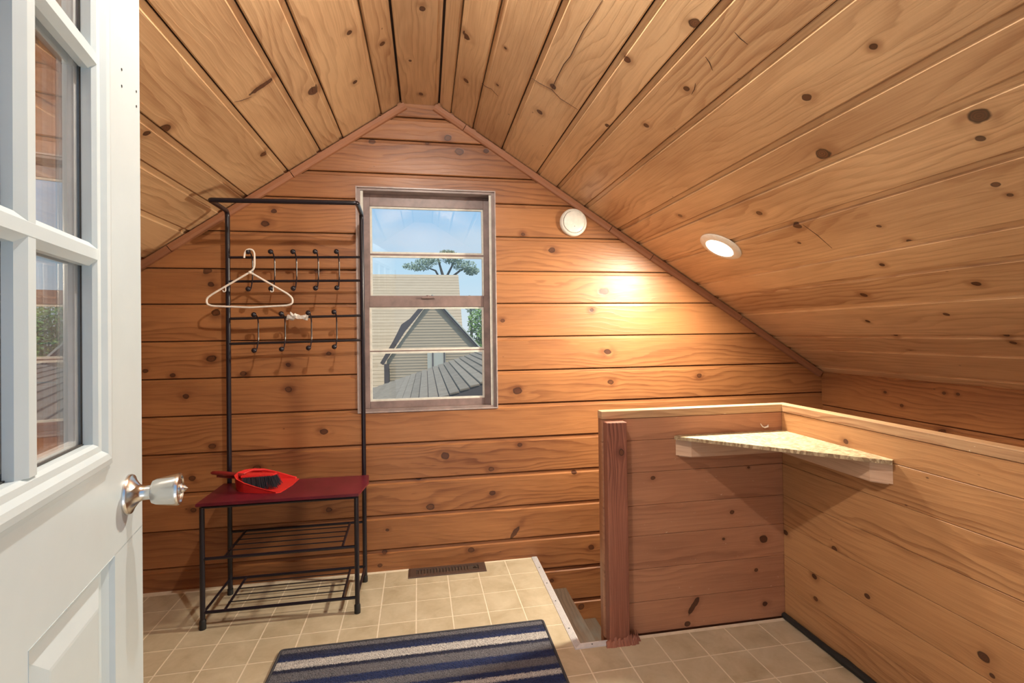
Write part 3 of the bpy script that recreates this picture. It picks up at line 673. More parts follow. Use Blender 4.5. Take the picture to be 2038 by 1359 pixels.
# glazing frame moulding
def dring(bm, a, b, z0, z1, prof_):
    prev = None
    for ins, h in prof_:
        cur = [bm.verts.new(DP(s, h, z)) for s, z in ((a-ins, z0-ins), (b+ins, z0-ins), (b+ins, z1+ins), (a-ins, z1+ins))]
        if prev:
            for i in range(4): bm.faces.new((prev[i], prev[(i+1) % 4], cur[(i+1) % 4], cur[i]))
        prev = cur
bm = bmesh.new()
dring(bm, GA, GB, GZ0, GZ1, [(0, -0.016), (0.0, -0.003), (0.004, 0.002), (0.012, 0.003), (0.018, 0.009), (0.026, 0.0105), (0.034, 0.009), (0.038, 0.004), (0.044, 0.003), (0.046, -0.002), (0.040, -0.010), (0.0, -0.016)])
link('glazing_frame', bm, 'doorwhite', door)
bm = bmesh.new()
dring(bm, GA, GB, GZ0, GZ1, [(0, -DT+.016), (0.0, -DT+.003), (0.012, -DT-.003), (0.026, -DT-.0105), (0.038, -DT-.004), (0.046, -DT+.002), (0.0, -DT+.016)])
link('glazing_frame', bm, 'doorwhite', door)
sv = [-0.282, -0.318, -0.471, -0.507]; zv = [(1.312, 1.327), (1.590, 1.605)]
for side in (0, 1):
    def hh(h): return h if side == 0 else -DT-h
    for s1, s0 in ((sv[0], sv[1]), (sv[2], sv[3])):
        m_ = (s0+s1)/2; w = (s1-s0)/2; bm = bmesh.new()
        A = [DP(m_+a*w, hh(h), GZ0) for a, h in ((-1, -.016), (-1, -.006), (-.45, .002), (.45, .002), (1, -.006), (1, -.016))]
        prism(bm, A, (0, 0, GZ1-GZ0)); link('muntin', bm, 'doorwhite', door)
    for z0, z1 in zv:
        m_ = (z0+z1)/2; w = .0165; bm = bmesh.new()
        A = [DP(GA, hh(h), m_+a*w) for a, h in ((-1, -.016), (-1, -.006), (-.45, .0025), (.45, .0025), (1, -.006), (1, -.016))]
        prism(bm, A, dd*(GB-GA+.004)); link('muntin', bm, 'doorwhite', door)
bm = bmesh.new(); dbox(bm, GA-.004, GB+.004, -0.0195, -0.0165, GZ0-.004, GZ1+.004); link('glass_pane', bm, 'glass_door', door)
bm = bmesh.new(); dbox(bm, GA-.004, GB+.004, -0.0305, -0.0275, GZ0-.004, GZ1+.004); link('glass_pane', bm, 'glass_door', door)
bm = bmesh.new()
for a, b, c, d in ((GA-.003, GB+.003, GZ0-.003, GZ0+.008), (GA-.003, GB+.003, GZ1-.008, GZ1+.003), (GA-.003, GA+.008, GZ0+.008, GZ1-.008), (GB-.008, GB+.003, GZ0+.008, GZ1-.008)):
    dbox(bm, a, b, -0.0274, -0.0196, c, d)
link('glass_spacer', bm, 'spacer', door)
bm = bmesh.new(); dbox(bm, GB-.0012, GB-.0001, -0.0163, -0.0145, GZ0, GZ1); dbox(bm, GA, GB, -0.0163, -0.0135, GZ0, GZ0+.002); link('dark_sealant', bm, 'darkgap', door)
bm = bmesh.new()
for s, z in ((-.019, 1.636), (-.019, 1.609), (.052, 1.633), (.052, 1.607)): lathe(bm, [(.0022, .0002), (.0022, .0008), (0, .0009)], DP(s, 0, z), dn, 8)
link('screw_hole', bm, 'darkgap', door)
knob_b = bmesh.new(); kc = DP(0, 0, 0.945)
lathe(knob_b, [(.0325, 0), (.0325, .003), (.031, .0055), (.027, .007), (.022, .010), (.015, .015), (.012, .020), (.0118, .030), (.0125, .033), (.0, .033)], kc, dn, 40)
kn = link('door_knob', knob_b, 'steel', door, True)
bm = bmesh.new(); lathe(bm, [(.0, .0325), (.0150, .0325), (.0185, .034), (.0215, .040), (.0232, .048), (.0262, .066), (.0268, .070), (.0255, .073), (.0225, .0735), (.0205, .0715), (.010, .071), (0, .071)], kc, dn, 40)
link('knob_grip', bm, 'steel', kn, True)
bm = bmesh.new(); lathe(bm, [(.0085, .0705), (.0085, .0745), (.0070, .0755), (.0055, .079), (0, .084)], kc, dn, 18)
link('turn_button', bm, 'steel', kn)
bm = bmesh.new(); dbox(bm, S1-.001, S1+.0012, -.032, -.010, 0.915, 0.975); link('latch_plate', bm, 'steel', door)
for z in (0.25, 1.02, 1.80):
    bm = bmesh.new(); lathe(bm, [(.006, 0), (.006, .09), (0, .092)], DP(S0-.004, .004, z), (0, 0, 1), 12); dbox(bm, S0, S0+.028, 0, .0015, z, z+.09); link('hinge', bm, 'steel', door)

# ------------------------------------------------------------------ ceiling lamp and smoke detector
lp = empty('ceiling_lamp', LAMP_P); tag(lp, 'lit round white lamp fixed on the right ceiling slope', 'lamp')
lb = LAMP_P + lamp_n*0.001
bm = bmesh.new(); lathe(bm, [(.068, 0), (.098, 0), (.098, .004), (.094, .0075), (.072, .0125), (.066, .0125), (.062, .009), (.062, .004)], lb, lamp_n, 40); link('trim_ring', bm, 'lampring', lp, True)
bm = bmesh.new(); lathe(bm, [(.0, .003), (.0615, .003), (.0615, .012), (.056, .0165), (.040, .019), (0, .020)], lb, lamp_n, 40); link('lens', bm, 'lens', lp, True)
rl = empty('ridge_lamp', (0.11, -1.70, 2.402)); tag(rl, 'small frosted bulb lamp under the flat ceiling ridge, near the doorway', 'lamp')
bm = bmesh.new(); lathe(bm, [(.060, 0), (.060, .006), (.040, .012), (.034, .018), (0, .018)], (0.11, -1.70, 2.402), (0, 0, -1), 28); link('lamp_holder', bm, 'lampring', rl, True)
bm = bmesh.new(); lathe(bm, [(.030, .016), (.033, .030), (.034, .045), (.030, .060), (.018, .072), (0, .077)], (0.11, -1.70, 2.402), (0, 0, -1), 28)
bulb = link('bulb', bm, 'frost', rl, True)
sd_ = empty('smoke_detector', (0.913, -0.001, 1.805)); tag(sd_, 'round off-white smoke detector on the gable wall right of the window', 'smoke detector')
ax = (0, -1, 0); oc = (0.913, -0.001, 1.805)
bm = bmesh.new(); lathe(bm, [(.0, 0), (.072, 0), (.075, .004), (.075, .016), (.072, .022), (.066, .026), (.0625, .0275), (.0610, .0245), (.0595, .0245), (.058, .030), (.050, .034), (.030, .036), (0, .0365)], oc, ax, 48); link('housing', bm, 'ivory', sd_, True)
bm = bmesh.new()
for k in range(34):
    a = pi*0.62+k*pi*1.15/34; x = 0.913+.0602*cos(a); z = 1.805+.0602*sin(a)
    box(bm, x-.0012, x+.0012, -.0275, -.0255, z-.0022, z+.0022)
link('vent_slots', bm, 'grey_print', sd_)
bm = bmesh.new(); lathe(bm, [(.0022, 0), (.0022, .002), (0, .0025)], (0.912, -.0365, 1.779), ax, 10)
link('indicator_light', bm, 'grey_print', sd_)
bm = bmesh.new()     # small printed emblem: bars of different length
for k, (a, b) in enumerate(((0, .012), (.002, .014), (-.001, .006), (.008, .014), (.001, .013))): box(bm, 0.926+a, 0.926+b, -.0362, -.0352, 1.7775+k*.0032, 1.7795+k*.0032)
link('emblem', bm, 'grey_print', sd_)

# ------------------------------------------------------------------ hall tree: bench with coat rack
ht = empty('coat_rack_bench', (-0.50, -0.225, 0.0)); tag(ht, 'black metal hall coat rack with dark red bench seat against the gable wall', 'coat rack')
LX, RX_, YB, YF = -0.802, -0.194, -0.092, -0.368
for sx in (-1, 1):
    x = LX if sx < 0 else RX_; x2 = -0.792 if sx < 0 else -0.186
    bm = bmesh.new(); tube(bm, round_path([(x, YB, .024), (x, YB, 1.795 if sx < 0 else 1.80), (x2, -0.31, 1.790 if sx < 0 else 1.797), (x2-sx*.03, -0.31, 1.790 if sx < 0 else 1.797)], .030, 6), .0105, 12); u_ = link('upright', bm, 'black', ht, True)
    bm = bmesh.new(); lathe(bm, [(.0125, 0), (.0125, .026), (.0105, .030)], (x, YB, 0), (0, 0, 1), 12); link('foot_cap', bm, 'rubber', u_, True)
    bm = bmesh.new(); tube(bm, [(x-.006*(sx < 0), YF, .024), (x-.006*(sx < 0), YF, .500)], .0100, 12); l_ = link('leg', bm, 'black', ht, True)
    bm = bmesh.new(); lathe(bm, [(.0130, 0), (.0130, .034), (.0100, .040)], (x-.006*(sx < 0), YF, 0), (0, 0, 1), 12); link('foot_cap', bm, 'rubber', l_, True)
    for z in (.500, .070):
        bm = bmesh.new(); tube(bm, [(x, YF, z), (x, YB, z+.003)], .0055, 8); link('side_bar', bm, 'black', ht, True)
bm = bmesh.new(); tube(bm, [(-0.765, -0.31, 1.790), (-0.213, -0.31, 1.797)], .0105, 12); link('top_rail', bm, 'black', ht, True)
rails = [(1.577, 1.587), (1.464, 1.472), (1.289, 1.300), (1.171, 1.180)]
for za, zb in rails:
    bm = bmesh.new(); tube(bm, [(LX+.006, -0.094, za), (RX_-.006, -0.094, zb)], .0062, 8); link('cross_rail', bm, 'black', ht, True)
def hook(x, zt, zb, zu, zd):
    bm = bmesh.new(); xb = x-.004
    tube(bm, round_path([(xb, -0.148, zt), (x, -0.128, zt-.002), (x, -0.104, zu-.012), (x, -0.1035, zd+.012), (x, -0.128, zb+.004), (xb+.002, -0.148, zb)], .016, 4), .0030, 7); h_ = link('hook', bm, 'black', ht, True)
    for z in (zt, zb):
        bm = bmesh.new(); ball(bm, (xb, -0.152, z), .0120); link('ball_tip', bm, 'black', h_, True)
for x in (-.690, -.592, -.494, -.395, -.299): hook(x, 1.596+(x+.69)*.018, 1.424+(x+.69)*.016, 1.580, 1.466)
for x in (-.667, -.548, -.429, -.313): hook(x, 1.304+(x+.69)*.03, 1.139+(x+.69)*.03, 1.294, 1.174)
bm = bmesh.new(); prism(bm, [(-0.826, -0.388, .508), (-0.182, -0.388, .508), (-0.158, -0.215, .508), (-0.170, -0.100, .508), (-0.826, -0.100, .508)], (0, 0, .013))
bmesh.ops.bevel(bm, geom=list(bm.edges), offset=.0022, segments=2, affect='EDGES'); link('seat', bm, 'red_seat', ht)
for y_, zs_ in ((YF, (.500, .287, .067)), (YB, (.287+.004, .073))):
    for z in zs_:
        bm = bmesh.new(); tube(bm, [(LX, y_, z), (RX_, y_, z)], .0068 if y_ == YF else .0065, 8); link('shelf_bar', bm, 'black', ht, True)
for z in (.289, .070):
    for x, x2 in ((-.733, -.725), (-.262, -.255)):
        bm = bmesh.new(); tube(bm, [(x, YB, z+.002), (x2, YF, z-.002)], .0055, 8); link('shelf_bar', bm, 'black', ht, True)
    for k in range(4):
        y_ = -.145-.056*k
        bm = bmesh.new(); tube(bm, [(-.730, y_, z+.004), (-.258, y_, z+.004)], .0026, 6); link('shelf_rod', bm, 'black', ht, True)

# hanger on the upper left hook
hg = [(-.708, 1.566), (-.706, 1.590), (-.697, 1.604), (-.684, 1.608), (-.670, 1.602), (-.664, 1.588), (-.664, 1.530), (-.669, 1.514), (-.684, 1.502)]
hang = empty('clothes_hanger', (-.684, -.158, 1.34)); tag(hang, 'white plastic clothes hanger hanging from the leftmost upper hook of the coat rack', 'hanger')
bm = bmesh.new(); tube(bm, round_path([(x, -.158, z) for x, z in hg], .010, 3), .0040, 10); link('hanger_hook', bm, 'white_plastic', hang, True)
body = [(-.684, 1.501), (-.846, 1.398), (-.868, 1.380), (-.868, 1.354), (-.846, 1.345), (-.684, 1.338), (-.522, 1.347), (-.500, 1.356), (-.500, 1.380), (-.520, 1.400)]
bp_ = []
N = len(body)
for i in range(N):
    p0, p, p1 = Vector(body[i-1]), Vector(body[i]), Vector(body[(i+1) % N]); A = p.lerp(p0, min(.012/(p-p0).length, .45)); B = p.lerp(p1, min(.012/(p-p1).length, .45))
    for k in range(4):
        t = k/3; q = (1-t)**2*A+2*t*(1-t)*p+t*t*B; bp_.append((q.x, -.158, q.y))
bm = bmesh.new(); tube(bm, bp_, .0044, 10, closed=True); link('hanger_body', bm, 'white_plastic', hang, True)
bm = bmesh.new(); ball(bm, (-.684, -.158, 1.500), .0075); link('collar', bm, 'white_plastic', hang, True)
for x in (-.788, -.584):
    bm = bmesh.new(); tube(bm, round_path([(x, -.158, 1.436), (x, -.158, 1.412), (x-.010, -.158, 1.409), (x-.012, -.158, 1.418)], .006, 3), .0024, 6)
    link('strap_hook', bm, 'white_plastic', hang, True)

# crumpled tissue over the third rail
bm = bmesh.new(); rn = random.Random(5)
cols = 9; rows = 7; gridv = []
for i in range(cols):
    col_ = []
    for j in range(rows):
        a = 2*pi*j/rows; rad = .010+rn.uniform(-.003, .006); x = -.540+.094*i/(cols-1)+rn.uniform(-.003, .003)
        col_.append(bm.verts.new((x, -.096+rad*cos(a), 1.2935+rad*sin(a)+rn.uniform(-.004, .004))))
    gridv.append(col_)
for i in range(cols-1):
    for j in range(rows): bm.faces.new((gridv[i][j], gridv[i][(j+1) % rows], gridv[i+1][(j+1) % rows], gridv[i+1][j]))
bm.faces.new(gridv[0]); bm.faces.new(gridv[-1][::-1])
for base_, tip in (((-.512, -.105, 1.300), (-.524, -.104, 1.318)), ((-.505, -.105, 1.300), (-.500, -.108, 1.312)), ((-.460, -.105, 1.288), (-.446, -.108, 1.279))):
    tube(bm, [base_, ((base_[0]+tip[0])/2, base_[1]-.004, (base_[2]+tip[2])/2), tip], [.008, .006, .003], 6)
o = link('tissue', bm, 'tissue'); tag(o, 'crumpled white tissue wrapped round the third rail of the coat rack', 'tissue')

# dustpan and brush on the seat
ZT = 0.521
pan = empty('dustpan', (-.62, -.20, ZT)); tag(pan, 'bright red plastic dustpan lying on the bench seat', 'dustpan')
PA = radians(-8); pu = Vector((cos(PA), sin(PA), 0)); pv = Vector((-sin(PA), cos(PA), 0)); po = Vector((-.735, -.165, ZT))
def PP(a, b, z): return po+pu*a+pv*b+Vector((0, 0, z))
# outline from the open lip round the back; (a, b, wall height)
outl = [(.215, -.115, .004), (.175, -.112, .012), (.125, -.108, .024), (.075, -.098, .036), (.035, -.078, .046), (.010, -.045, .052), (.002, 0.0, .054), (.010, .045, .052), (.035, .078, .048), (.075, .094, .040), (.125, .102, .028), (.175, .106, .014), (.215, .108, .004)]
bm = bmesh.new(); th = .0022
def inner(a, b, k): return (a+(.105-a)*k, b*(1-k))
rings = []
for a, b, h in outl:
    ia, ib = inner(a, b, .03); oa, ob = inner(a, b, -.07*(h/.05))
    h *= 1.2
    rings.append([bm.verts.new(PP(*inner(a, b, .0), 0.0)), bm.verts.new(PP(oa, ob, h)), bm.verts.new(PP(oa+.0, ob*1.03, h+.0015)), bm.verts.new(PP(*inner(oa, ob, .035), h+.001)), bm.verts.new(PP(ia, ib, th))])
for A, B in zip(rings, rings[1:]):
    for k in range(4): bm.faces.new((A[k], A[k+1], B[k+1], B[k]))
lipa = [PP(.232, -.105, 0), PP(.240, 0, 0), PP(.232, .100, 0)]
lb_ = [bm.verts.new(p) for p in lipa]; lt_ = [bm.verts.new(p+Vector((0, 0, th*.6))) for p in lipa]
bm.faces.new([r[0] for r in rings]+lb_[::-1]); bm.faces.new([r[4] for r in rings][::-1]+lt_)
bm.faces.new((rings[0][0], rings[0][4], lt_[0], lb_[0])); bm.faces.new((rings[-1][0], lb_[2], lt_[2], rings[-1][4]))
bm.faces.new((rings[0][0], rings[0][1], rings[0][2], rings[0][3], rings[0][4])); bm.faces.new([rings[-1][k] for k in range(5)][::-1])
for i in range(2): bm.faces.new((lb_[i], lt_[i], lt_[i+1], lb_[i+1]))
link('pan', bm, 'red', pan, True)
bm = bmesh.new()   # raised hood over the handle end
for k in range(8):
    pass
tube(bm, [PP(.004, .020, .050), PP(.030, .060, .058), PP(.075, .082, .052), PP(.130, .085, .040)], [.004, .007, .006, .003], 8)
link('rim_fold', bm, 'red', pan, True)
bm = bmesh.new(); tube(bm, [PP(.006, .01, .040), PP(-.05, .012, .043), PP(-.105, .014, .046)], [.010, .009, .007], 8); link('pan_handle', bm, 'maroon', pan, True)
br = empty('hand_brush', (-.66, -.17, ZT+.03)); tag(br, 'red hand brush with black bristles lying inside the dustpan', 'brush')
bm = bmesh.new(); tube(bm, [PP(-.130, .008, .062), PP(-.122, .008, .062), PP(-.09, .004, .061), PP(-.05, -.002, .058), PP(-.01, -.006, .055), PP(.03, -.004, .050)], [.004, .0085, .010, .011, .009, .008], 12); link('handle', bm, 'maroon', br, True)
bm = bmesh.new(); prism(bm, [PP(.015, -.020, .042), PP(.150, .010, .036), PP(.155, .045, .036), PP(.03, .030, .044)], (0, 0, .012)); bmesh.ops.bevel(bm, geom=list(bm.edges), offset=.003, segments=2, affect='EDGES'); link('brush_head', bm, 'red', br)
bm = bmesh.new(); rn = random.Random(9)
for k in range(420):
    a = rn.random(); b = rn.random()
    p = PP(.022+.132*a, -.018+.052*b+.010*a, .044)
    q = PP(.050+.148*a+rn.uniform(-.004, .004), -.085+.075*b*(.6+a*.4)+.012*a+rn.uniform(-.003, .003), .006+.010*rn.random())
    s = Vector((.0009, .0009, 0)); s2 = Vector((-.0009, .0009, 0))
    A = [bm.verts.new(p+s), bm.verts.new(p+s2), bm.verts.new(p-s)]; B = [bm.verts.new(q+s*.7), bm.verts.new(q+s2*.7), bm.verts.new(q-s*.7)]
    for i in range(3): bm.faces.new((A[i], A[(i+1) % 3], B[(i+1) % 3], B[i]))
    bm.faces.new(B)
o = link('bristles', bm, 'bristle', br); o['kind'] = 'stuff'

# ------------------------------------------------------------------ floor vent
vt = empty('floor_vent', (0.207, -0.058, 0)); tag(vt, 'brown metal floor vent with narrow slats along the foot of the gable wall', 'floor vent')
vx0, vx1, vy0, vy1 = 0.012, 0.403, -0.108, -0.008
bm = bmesh.new()
prev = None
for ins, z in ((0, 0), (.001, .0035), (.010, .0062), (.026, .0062), (.027, .001)):
    dx = 0.0 if ins < .02 else .012
    cur = [bm.verts.new(p) for p in ((vx0+ins+dx, vy0+ins, z), (vx1-ins-dx, vy0+ins, z), (vx1-ins-dx, vy1-ins, z), (vx0+ins+dx, vy1-ins, z))]
    if prev:
        for i in range(4): bm.faces.new((prev[i], prev[(i+1) % 4], cur[(i+1) % 4], cur[i]))
    prev = cur
bm.faces.new(prev); link('vent_frame', bm, 'vent', vt)
bm = bmesh.new(); box(bm, vx0+.04, vx1-.04, vy0+.028, vy1-.028, .0012, .0018); link('dark_opening', bm, 'backing', vt)
for k in range(17):
    x = vx0+.050+k*.0155
    bm = bmesh.new(); box(bm, x, x+.0045, vy0+.027, vy1-.027, .0015, .0058); link('slat', bm, 'vent', vt)
bm = bmesh.new(); lathe(bm, [(.007, .002), (.007, .0062), (0, .0065)], (vx1-.048, -.058, 0), (0, 0, 1), 14); box(bm, vx1-.058, vx1-.052, -.066, -.050, .004, .013, .001); link('lever', bm, 'backing', vt)

# ------------------------------------------------------------------ rug
def rug_mat():
    g = G('striped_rug_pile'); p = g.n('ShaderNodeTexCoord', {}, 'Object'); q = g.sep(p)
    jit = g.m_('MULTIPLY', g.m_('SUBTRACT', g.noise(p, 130.0, 3, 0.7), 0.5), 0.020)
    yy_ = g.m_('ADD', q[1], jit)
    rp_ = g.t.nodes.new('ShaderNodeValToRGB'); rp_.color_ramp.interpolation = 'LINEAR'
    nv, nv2, gr, wh = (0.005, 0.014, 0.062, 1), (0.006, 0.009, 0.030, 1), (0.085, 0.085, 0.100, 1), (0.34, 0.33, 0.32, 1)
    # object origin at the far edge; y runs towards the camera
    st_ = [(0, gr), (.030, gr), (.036, nv2), (.078, nv), (.084, wh), (.122, wh), (.128, nv2), (.142, nv2), (.150, gr), (.190, gr), (.198, nv), (.232, nv), (.240, gr), (.272, gr), (.280, nv), (.302, nv), (.306, wh), (.326, wh), (.334, nv), (.375, nv), (.385, gr), (.45, gr), (.46, nv), (.54, wh), (.60, gr)]
    el = rp_.color_ramp.elements
    while len(el) > 1: el.remove(el[0])
    el[0].position = 0; el[0].color = st_[0][1]
    for pos, c in st_[1:]:
        e_ = el.new(pos/.62); e_.color = c
    g.t.links.new(g.m_('DIVIDE', g.m_('MULTIPLY', yy_, -1.0), 0.62), rp_.inputs[0])
    sp2 = g.rng(g.noise(p, 420.0, 2, 0.6), 0.35, 0.65, 0.30, 1.9)
    c = g.mix(1.0, rp_.outputs[0], g.xyz(sp2, sp2, sp2), 'MULTIPLY')
    streak = g.rng(g.noise(g.n('ShaderNodeMapping', {'Vector': p, 'Scale': (8, 60, 1)}), 1.0, 3, .6), .55, .7, 0, .35)
    c = g.mix(streak, c, (0.05, 0.055, 0.08))
    g.bsdf(c, 0.95, bump=g.noise(p, 500.0, 2), bstr=0.6, bdist=0.002); return g.m
MT['rug'] = rug_mat(); MT['rug_edge'] = plain('dark_rug_binding', (0.035, 0.036, 0.045), 0.8, nscale=200, bstr=0.6)
ry0, ry1, rx0, rx1 = -0.587, -1.197, -0.447, 0.580
rug = empty('rug', (0.06, ry0, 0.0)); tag(rug, 'navy grey and white striped rug with dark bound edge on the tile floor', 'rug')
rug.location = (0.06, ry0, 0)
bm = bmesh.new(); nx, ny = 300, 180; rn = random.Random(2); vsx = []
for i in range(nx+1):
    row = []
    for j in range(ny+1):
        x = rx0+.006+(rx1-rx0-.012)*i/nx; y = ry0-.006+(ry1-ry0+.012)*j/ny
        e_ = min(i, nx-i, j, ny-j)
        row.append(bm.verts.new((x+rn.uniform(-.0008, .0008), y+rn.uniform(-.0008, .0008), .0078+rn.uniform(0, .0022) if e_ > 0 else .002)))
    vsx.append(row)
for i in range(nx):
    for j in range(ny): bm.faces.new((vsx[i][j], vsx[i+1][j], vsx[i+1][j+1], vsx[i][j+1]))
o = link('pile', bm, 'rug', rug, recalc=False); o['kind'] = 'stuff'
bm = bmesh.new(); box(bm, rx0, rx1, ry1, ry0, 0.0, .0060, .002)
tube(bm, round_path([(rx0+.05, ry0-.003, .006), (rx1-.003, ry0-.003, .006), (rx1-.003, ry1+.003, .006), (rx0+.003, ry1+.003, .006), (rx0+.003, ry0-.003, .006), (rx0+.051, ry0-.003, .006)], .012, 4), .0052, 8)
link('bound_edge', bm, 'rug_edge', rug)

# black foam strip along the foot of the half wall
rn = random.Random(4)
bm = bmesh.new(); pts = []; rr = []
for k in range(34):
    y = -.758-1.64*k/33; pts.append((1.5715+rn.uniform(-.001, .001), y, .0125)); rr.append(.0115 if -1.00 > -99 and not (-1.16 < y < -1.02) else .0145+rn.uniform(-.002, .002))
tube(bm, pts, rr, 10)
o = link('foam_strip', bm, 'rubber', None, True); tag(o, 'black foam strip lying along the foot of the half wall at the right', 'foam strip')
# peeling scraps and marks on the half wall
bm = bmesh.new(); tube(bm, [(1.486, PWY-.002, .812), (1.492, PWY-.006, .800), (1.504, PWY-.004, .795), (1.517, PWY-.006, .799), (1.521, PWY-.003, .806)], [.0012, .0022, .0032, .0042, .0015], 5)
o = link('paint_flake', bm, 'tissue'); tag(o, 'curled white scrap stuck on the half wall above the corner shelf', 'scrap')

# ------------------------------------------------------------------ outside the window
def ext(name, c, c2, sc=(1, 1, 1), rough=0.9):
    g = G(name); p = g.n('ShaderNodeTexCoord', {}, 'Object'); q = g.n('ShaderNodeMapping', {'Vector': p, 'Scale': sc})
    rnd = g.n('ShaderNodeObjectInfo', {}, 'Random')
    f = g.m_('ADD', g.m_('MULTIPLY', g.noise(q, 4.0, 4, 0.65), 0.8), g.m_('MULTIPLY', rnd, 0.25))
    g.bsdf(g.mix(g.rng(f, 0.25, 0.85), c, c2), rough); MT[name] = g.m
ext('tan_shingles', (0.42, 0.33, 0.225), (0.54, 0.44, 0.31), (1, 1, 8))
ext('grey_shingles', (0.17, 0.14, 0.10), (0.34, 0.285, 0.21), (3, 3, 3))
ext('dark_fascia_and_shade', (0.07, 0.055, 0.06), (0.10, 0.085, 0.09))  # dark exterior parts, also the shadow wedge on the left rake
ext('pale_board', (0.50, 0.50, 0.42), (0.58, 0.57, 0.50))
ext('leaf', (0.10, 0.24, 0.05), (0.36, 0.56, 0.18), (6, 6, 6))
ext('hazy_pine_leaf', (0.20, 0.28, 0.20), (0.40, 0.48, 0.36), (6, 6, 6))  # pale grey-green, haze of distance mixed into the leaf colour
ext('bark', (0.07, 0.055, 0.045), (0.12, 0.10, 0.08))
ext('ground', (0.12, 0.14, 0.08), (0.22, 0.22, 0.14), (.3, .3, .3))
GZ = -3.0
bm = bmesh.new(); box(bm, -60, 60, 0.6, 90, GZ-.3, GZ); tag(link('ground', bm, 'ground'), 'distant ground outside below the neighbouring roofs', 'ground', kind='structure')

nb = empty('neighbouring_house', (-0.2, 11, GZ)); tag(nb, 'neighbouring tan-shingled house seen through the window', 'house')
# big roof plane facing the window, built from overlapping courses
RP0, RP1 = Vector((0, 8.6, -0.9)), Vector((0, 12.0, 2.95)); nC = 46
for k in range(nC):
    a = RP0.lerp(RP1, k/nC); b = RP0.lerp(RP1, (k+1.12)/nC); nn = Vector((0, -(RP1-RP0).z, (RP1-RP0).y)).normalized()
    bm = bmesh.new(); xa, xb = -5.0, 1.08-0.0*(nC-k)
    A = [Vector((xa, a.y, a.z))+nn*.014, Vector((xb, a.y, a.z))+nn*.014, Vector((xb, b.y, b.z))+nn*.006, Vector((xa, b.y, b.z))+nn*.006]
    prism(bm, A, -nn*.012); link('shingle_course', bm, 'tan_shingles', nb)
bm = bmesh.new(); prism(bm, [(-5, 8.6, -.92), (1.06, 8.6, -.92), (1.06, 12, 2.93), (-5, 12, 2.93)], (0, 3.0, 0)); link('roof_body', bm, 'dark_fascia_and_shade', nb)
bm = bmesh.new(); box(bm, -5, 1.06, 9.0, 15, GZ, -.9); link('wall', bm, 'tan_shingles', nb)
# projecting gable wing
gz0, ga, gl, gr_ = -2.0, (0.235, 2.08), (-0.68, 0.70), (1.42, 0.60)
rows = 56
for k in range(rows):
    za = 1.94-(1.94+1.2)*k/rows; zb = za-(1.94+1.2)/rows*1.08
    def xlr(z): return (max(-0.66, 0.235-(1.94-z)*0.72), min(1.45, 0.235+(1.94-z)*0.90)) if z > .70 else (-0.66, 1.40)
    (a0, a1), (b0, b1) = xlr(za), xlr(zb)
    if a1-a0 < .01: a0, a1 = .23, .24
    bm = bmesh.new(); prism(bm, [(a0, 7.5, za), (a1, 7.5, za), (b1, 7.492, zb), (b0, 7.492, zb)], (0, .03, 0)); link('shingle_course', bm, 'tan_shingles', nb)
bm = bmesh.new(); prism(bm, [(-.64, 7.53, -1.2), (1.36, 7.53, -1.2), (1.36, 7.53, .66), (.235, 7.53, 1.90), (-.64, 7.53, .70)], (0, 3.0, 0)); link('wing_body', bm, 'tan_shingles', nb)
bm = bmesh.new(); prism(bm, [(.235, 7.42, 2.00), (.235, 7.42, 1.93), (-.30, 7.42, 1.27), (-.72, 7.42, .62), (-.78, 7.42, .66), (-.52, 7.42, 1.10), (-.36, 7.42, 1.42), (-.20, 7.42, 1.53), (.08, 7.42, 1.86)], (0, .12, 0)); link('rake_board_and_shade', bm, 'dark_fascia_and_shade', nb)  # left rake, widened into a dark wedge that stands for the roof-side shadow
bm = bmesh.new(); prism(bm, [(.235, 7.42, 2.00), (.235, 7.42, 1.94), (1.47, 7.42, .55), (1.53, 7.42, .56)], (0, .10, 0)); link('rake_board_and_shade', bm, 'dark_fascia_and_shade', nb)
bm = bmesh.new(); prism(bm, [(.262, 7.40, 2.01), (.235, 7.40, 2.01), (1.515, 7.40, .56), (1.555, 7.40, .56)], (0, .10, 0)); link('rake_trim', bm, 'pale_board', nb)
bm = bmesh.new(); box(bm, -.70, -.61, 7.38, 7.46, .15, .64); link('downspout', bm, 'dark_fascia_and_shade', nb)
bm = bmesh.new(); box(bm, .14, .50, 7.44, 7.48, -.3, .92); link('shutter_panel', bm, 'pale_board', nb)
for x in (.245, .475): bm = bmesh.new(); box(bm, x-.014, x+.014, 7.42, 7.46, -.3, .90); link('panel_seam', bm, 'dark_fascia_and_shade', nb)
# nearer low roof, courses running away from the window
nr = empty('near_roof', (0.1, 3.2, -2)); tag(nr, 'weathered grey shingle roof with dark course lines just below the window', 'roof')
mz = (0.95-0.42)/1.60
def zroof(x): return 0.42+mz*(x+0.63)
xs = [-1.15+.080*k for k in range(37)]
for k, x in enumerate(xs):
    bm = bmesh.new(); x1 = x+.073; z0_, z1_ = zroof(x), zroof(x1)
    segs = 9; yA, yB = 1.25, 5.0
    for s in range(segs):
        ya = yA+(yB-yA)*s/segs; yb = yA+(yB-yA)*(s+1)/segs-.006
        prism(bm, [(x, ya, z0_+.022), (x, yb, z0_+.022), (x1, yb, z1_+.012), (x1, ya, z1_+.012)], (0, 0, -.012))
    link('shingle_course', bm, 'grey_shingles', nr)
bm = bmesh.new(); prism(bm, [(-1.2, 1.25, zroof(-1.2)-.01), (2.0, 1.25, zroof(2.0)-.01), (2.0, 1.25, -3), (-1.2, 1.25, -3)], (0, 3.7, 0)); link('roof_body', bm, 'dark_fascia_and_shade', nr)
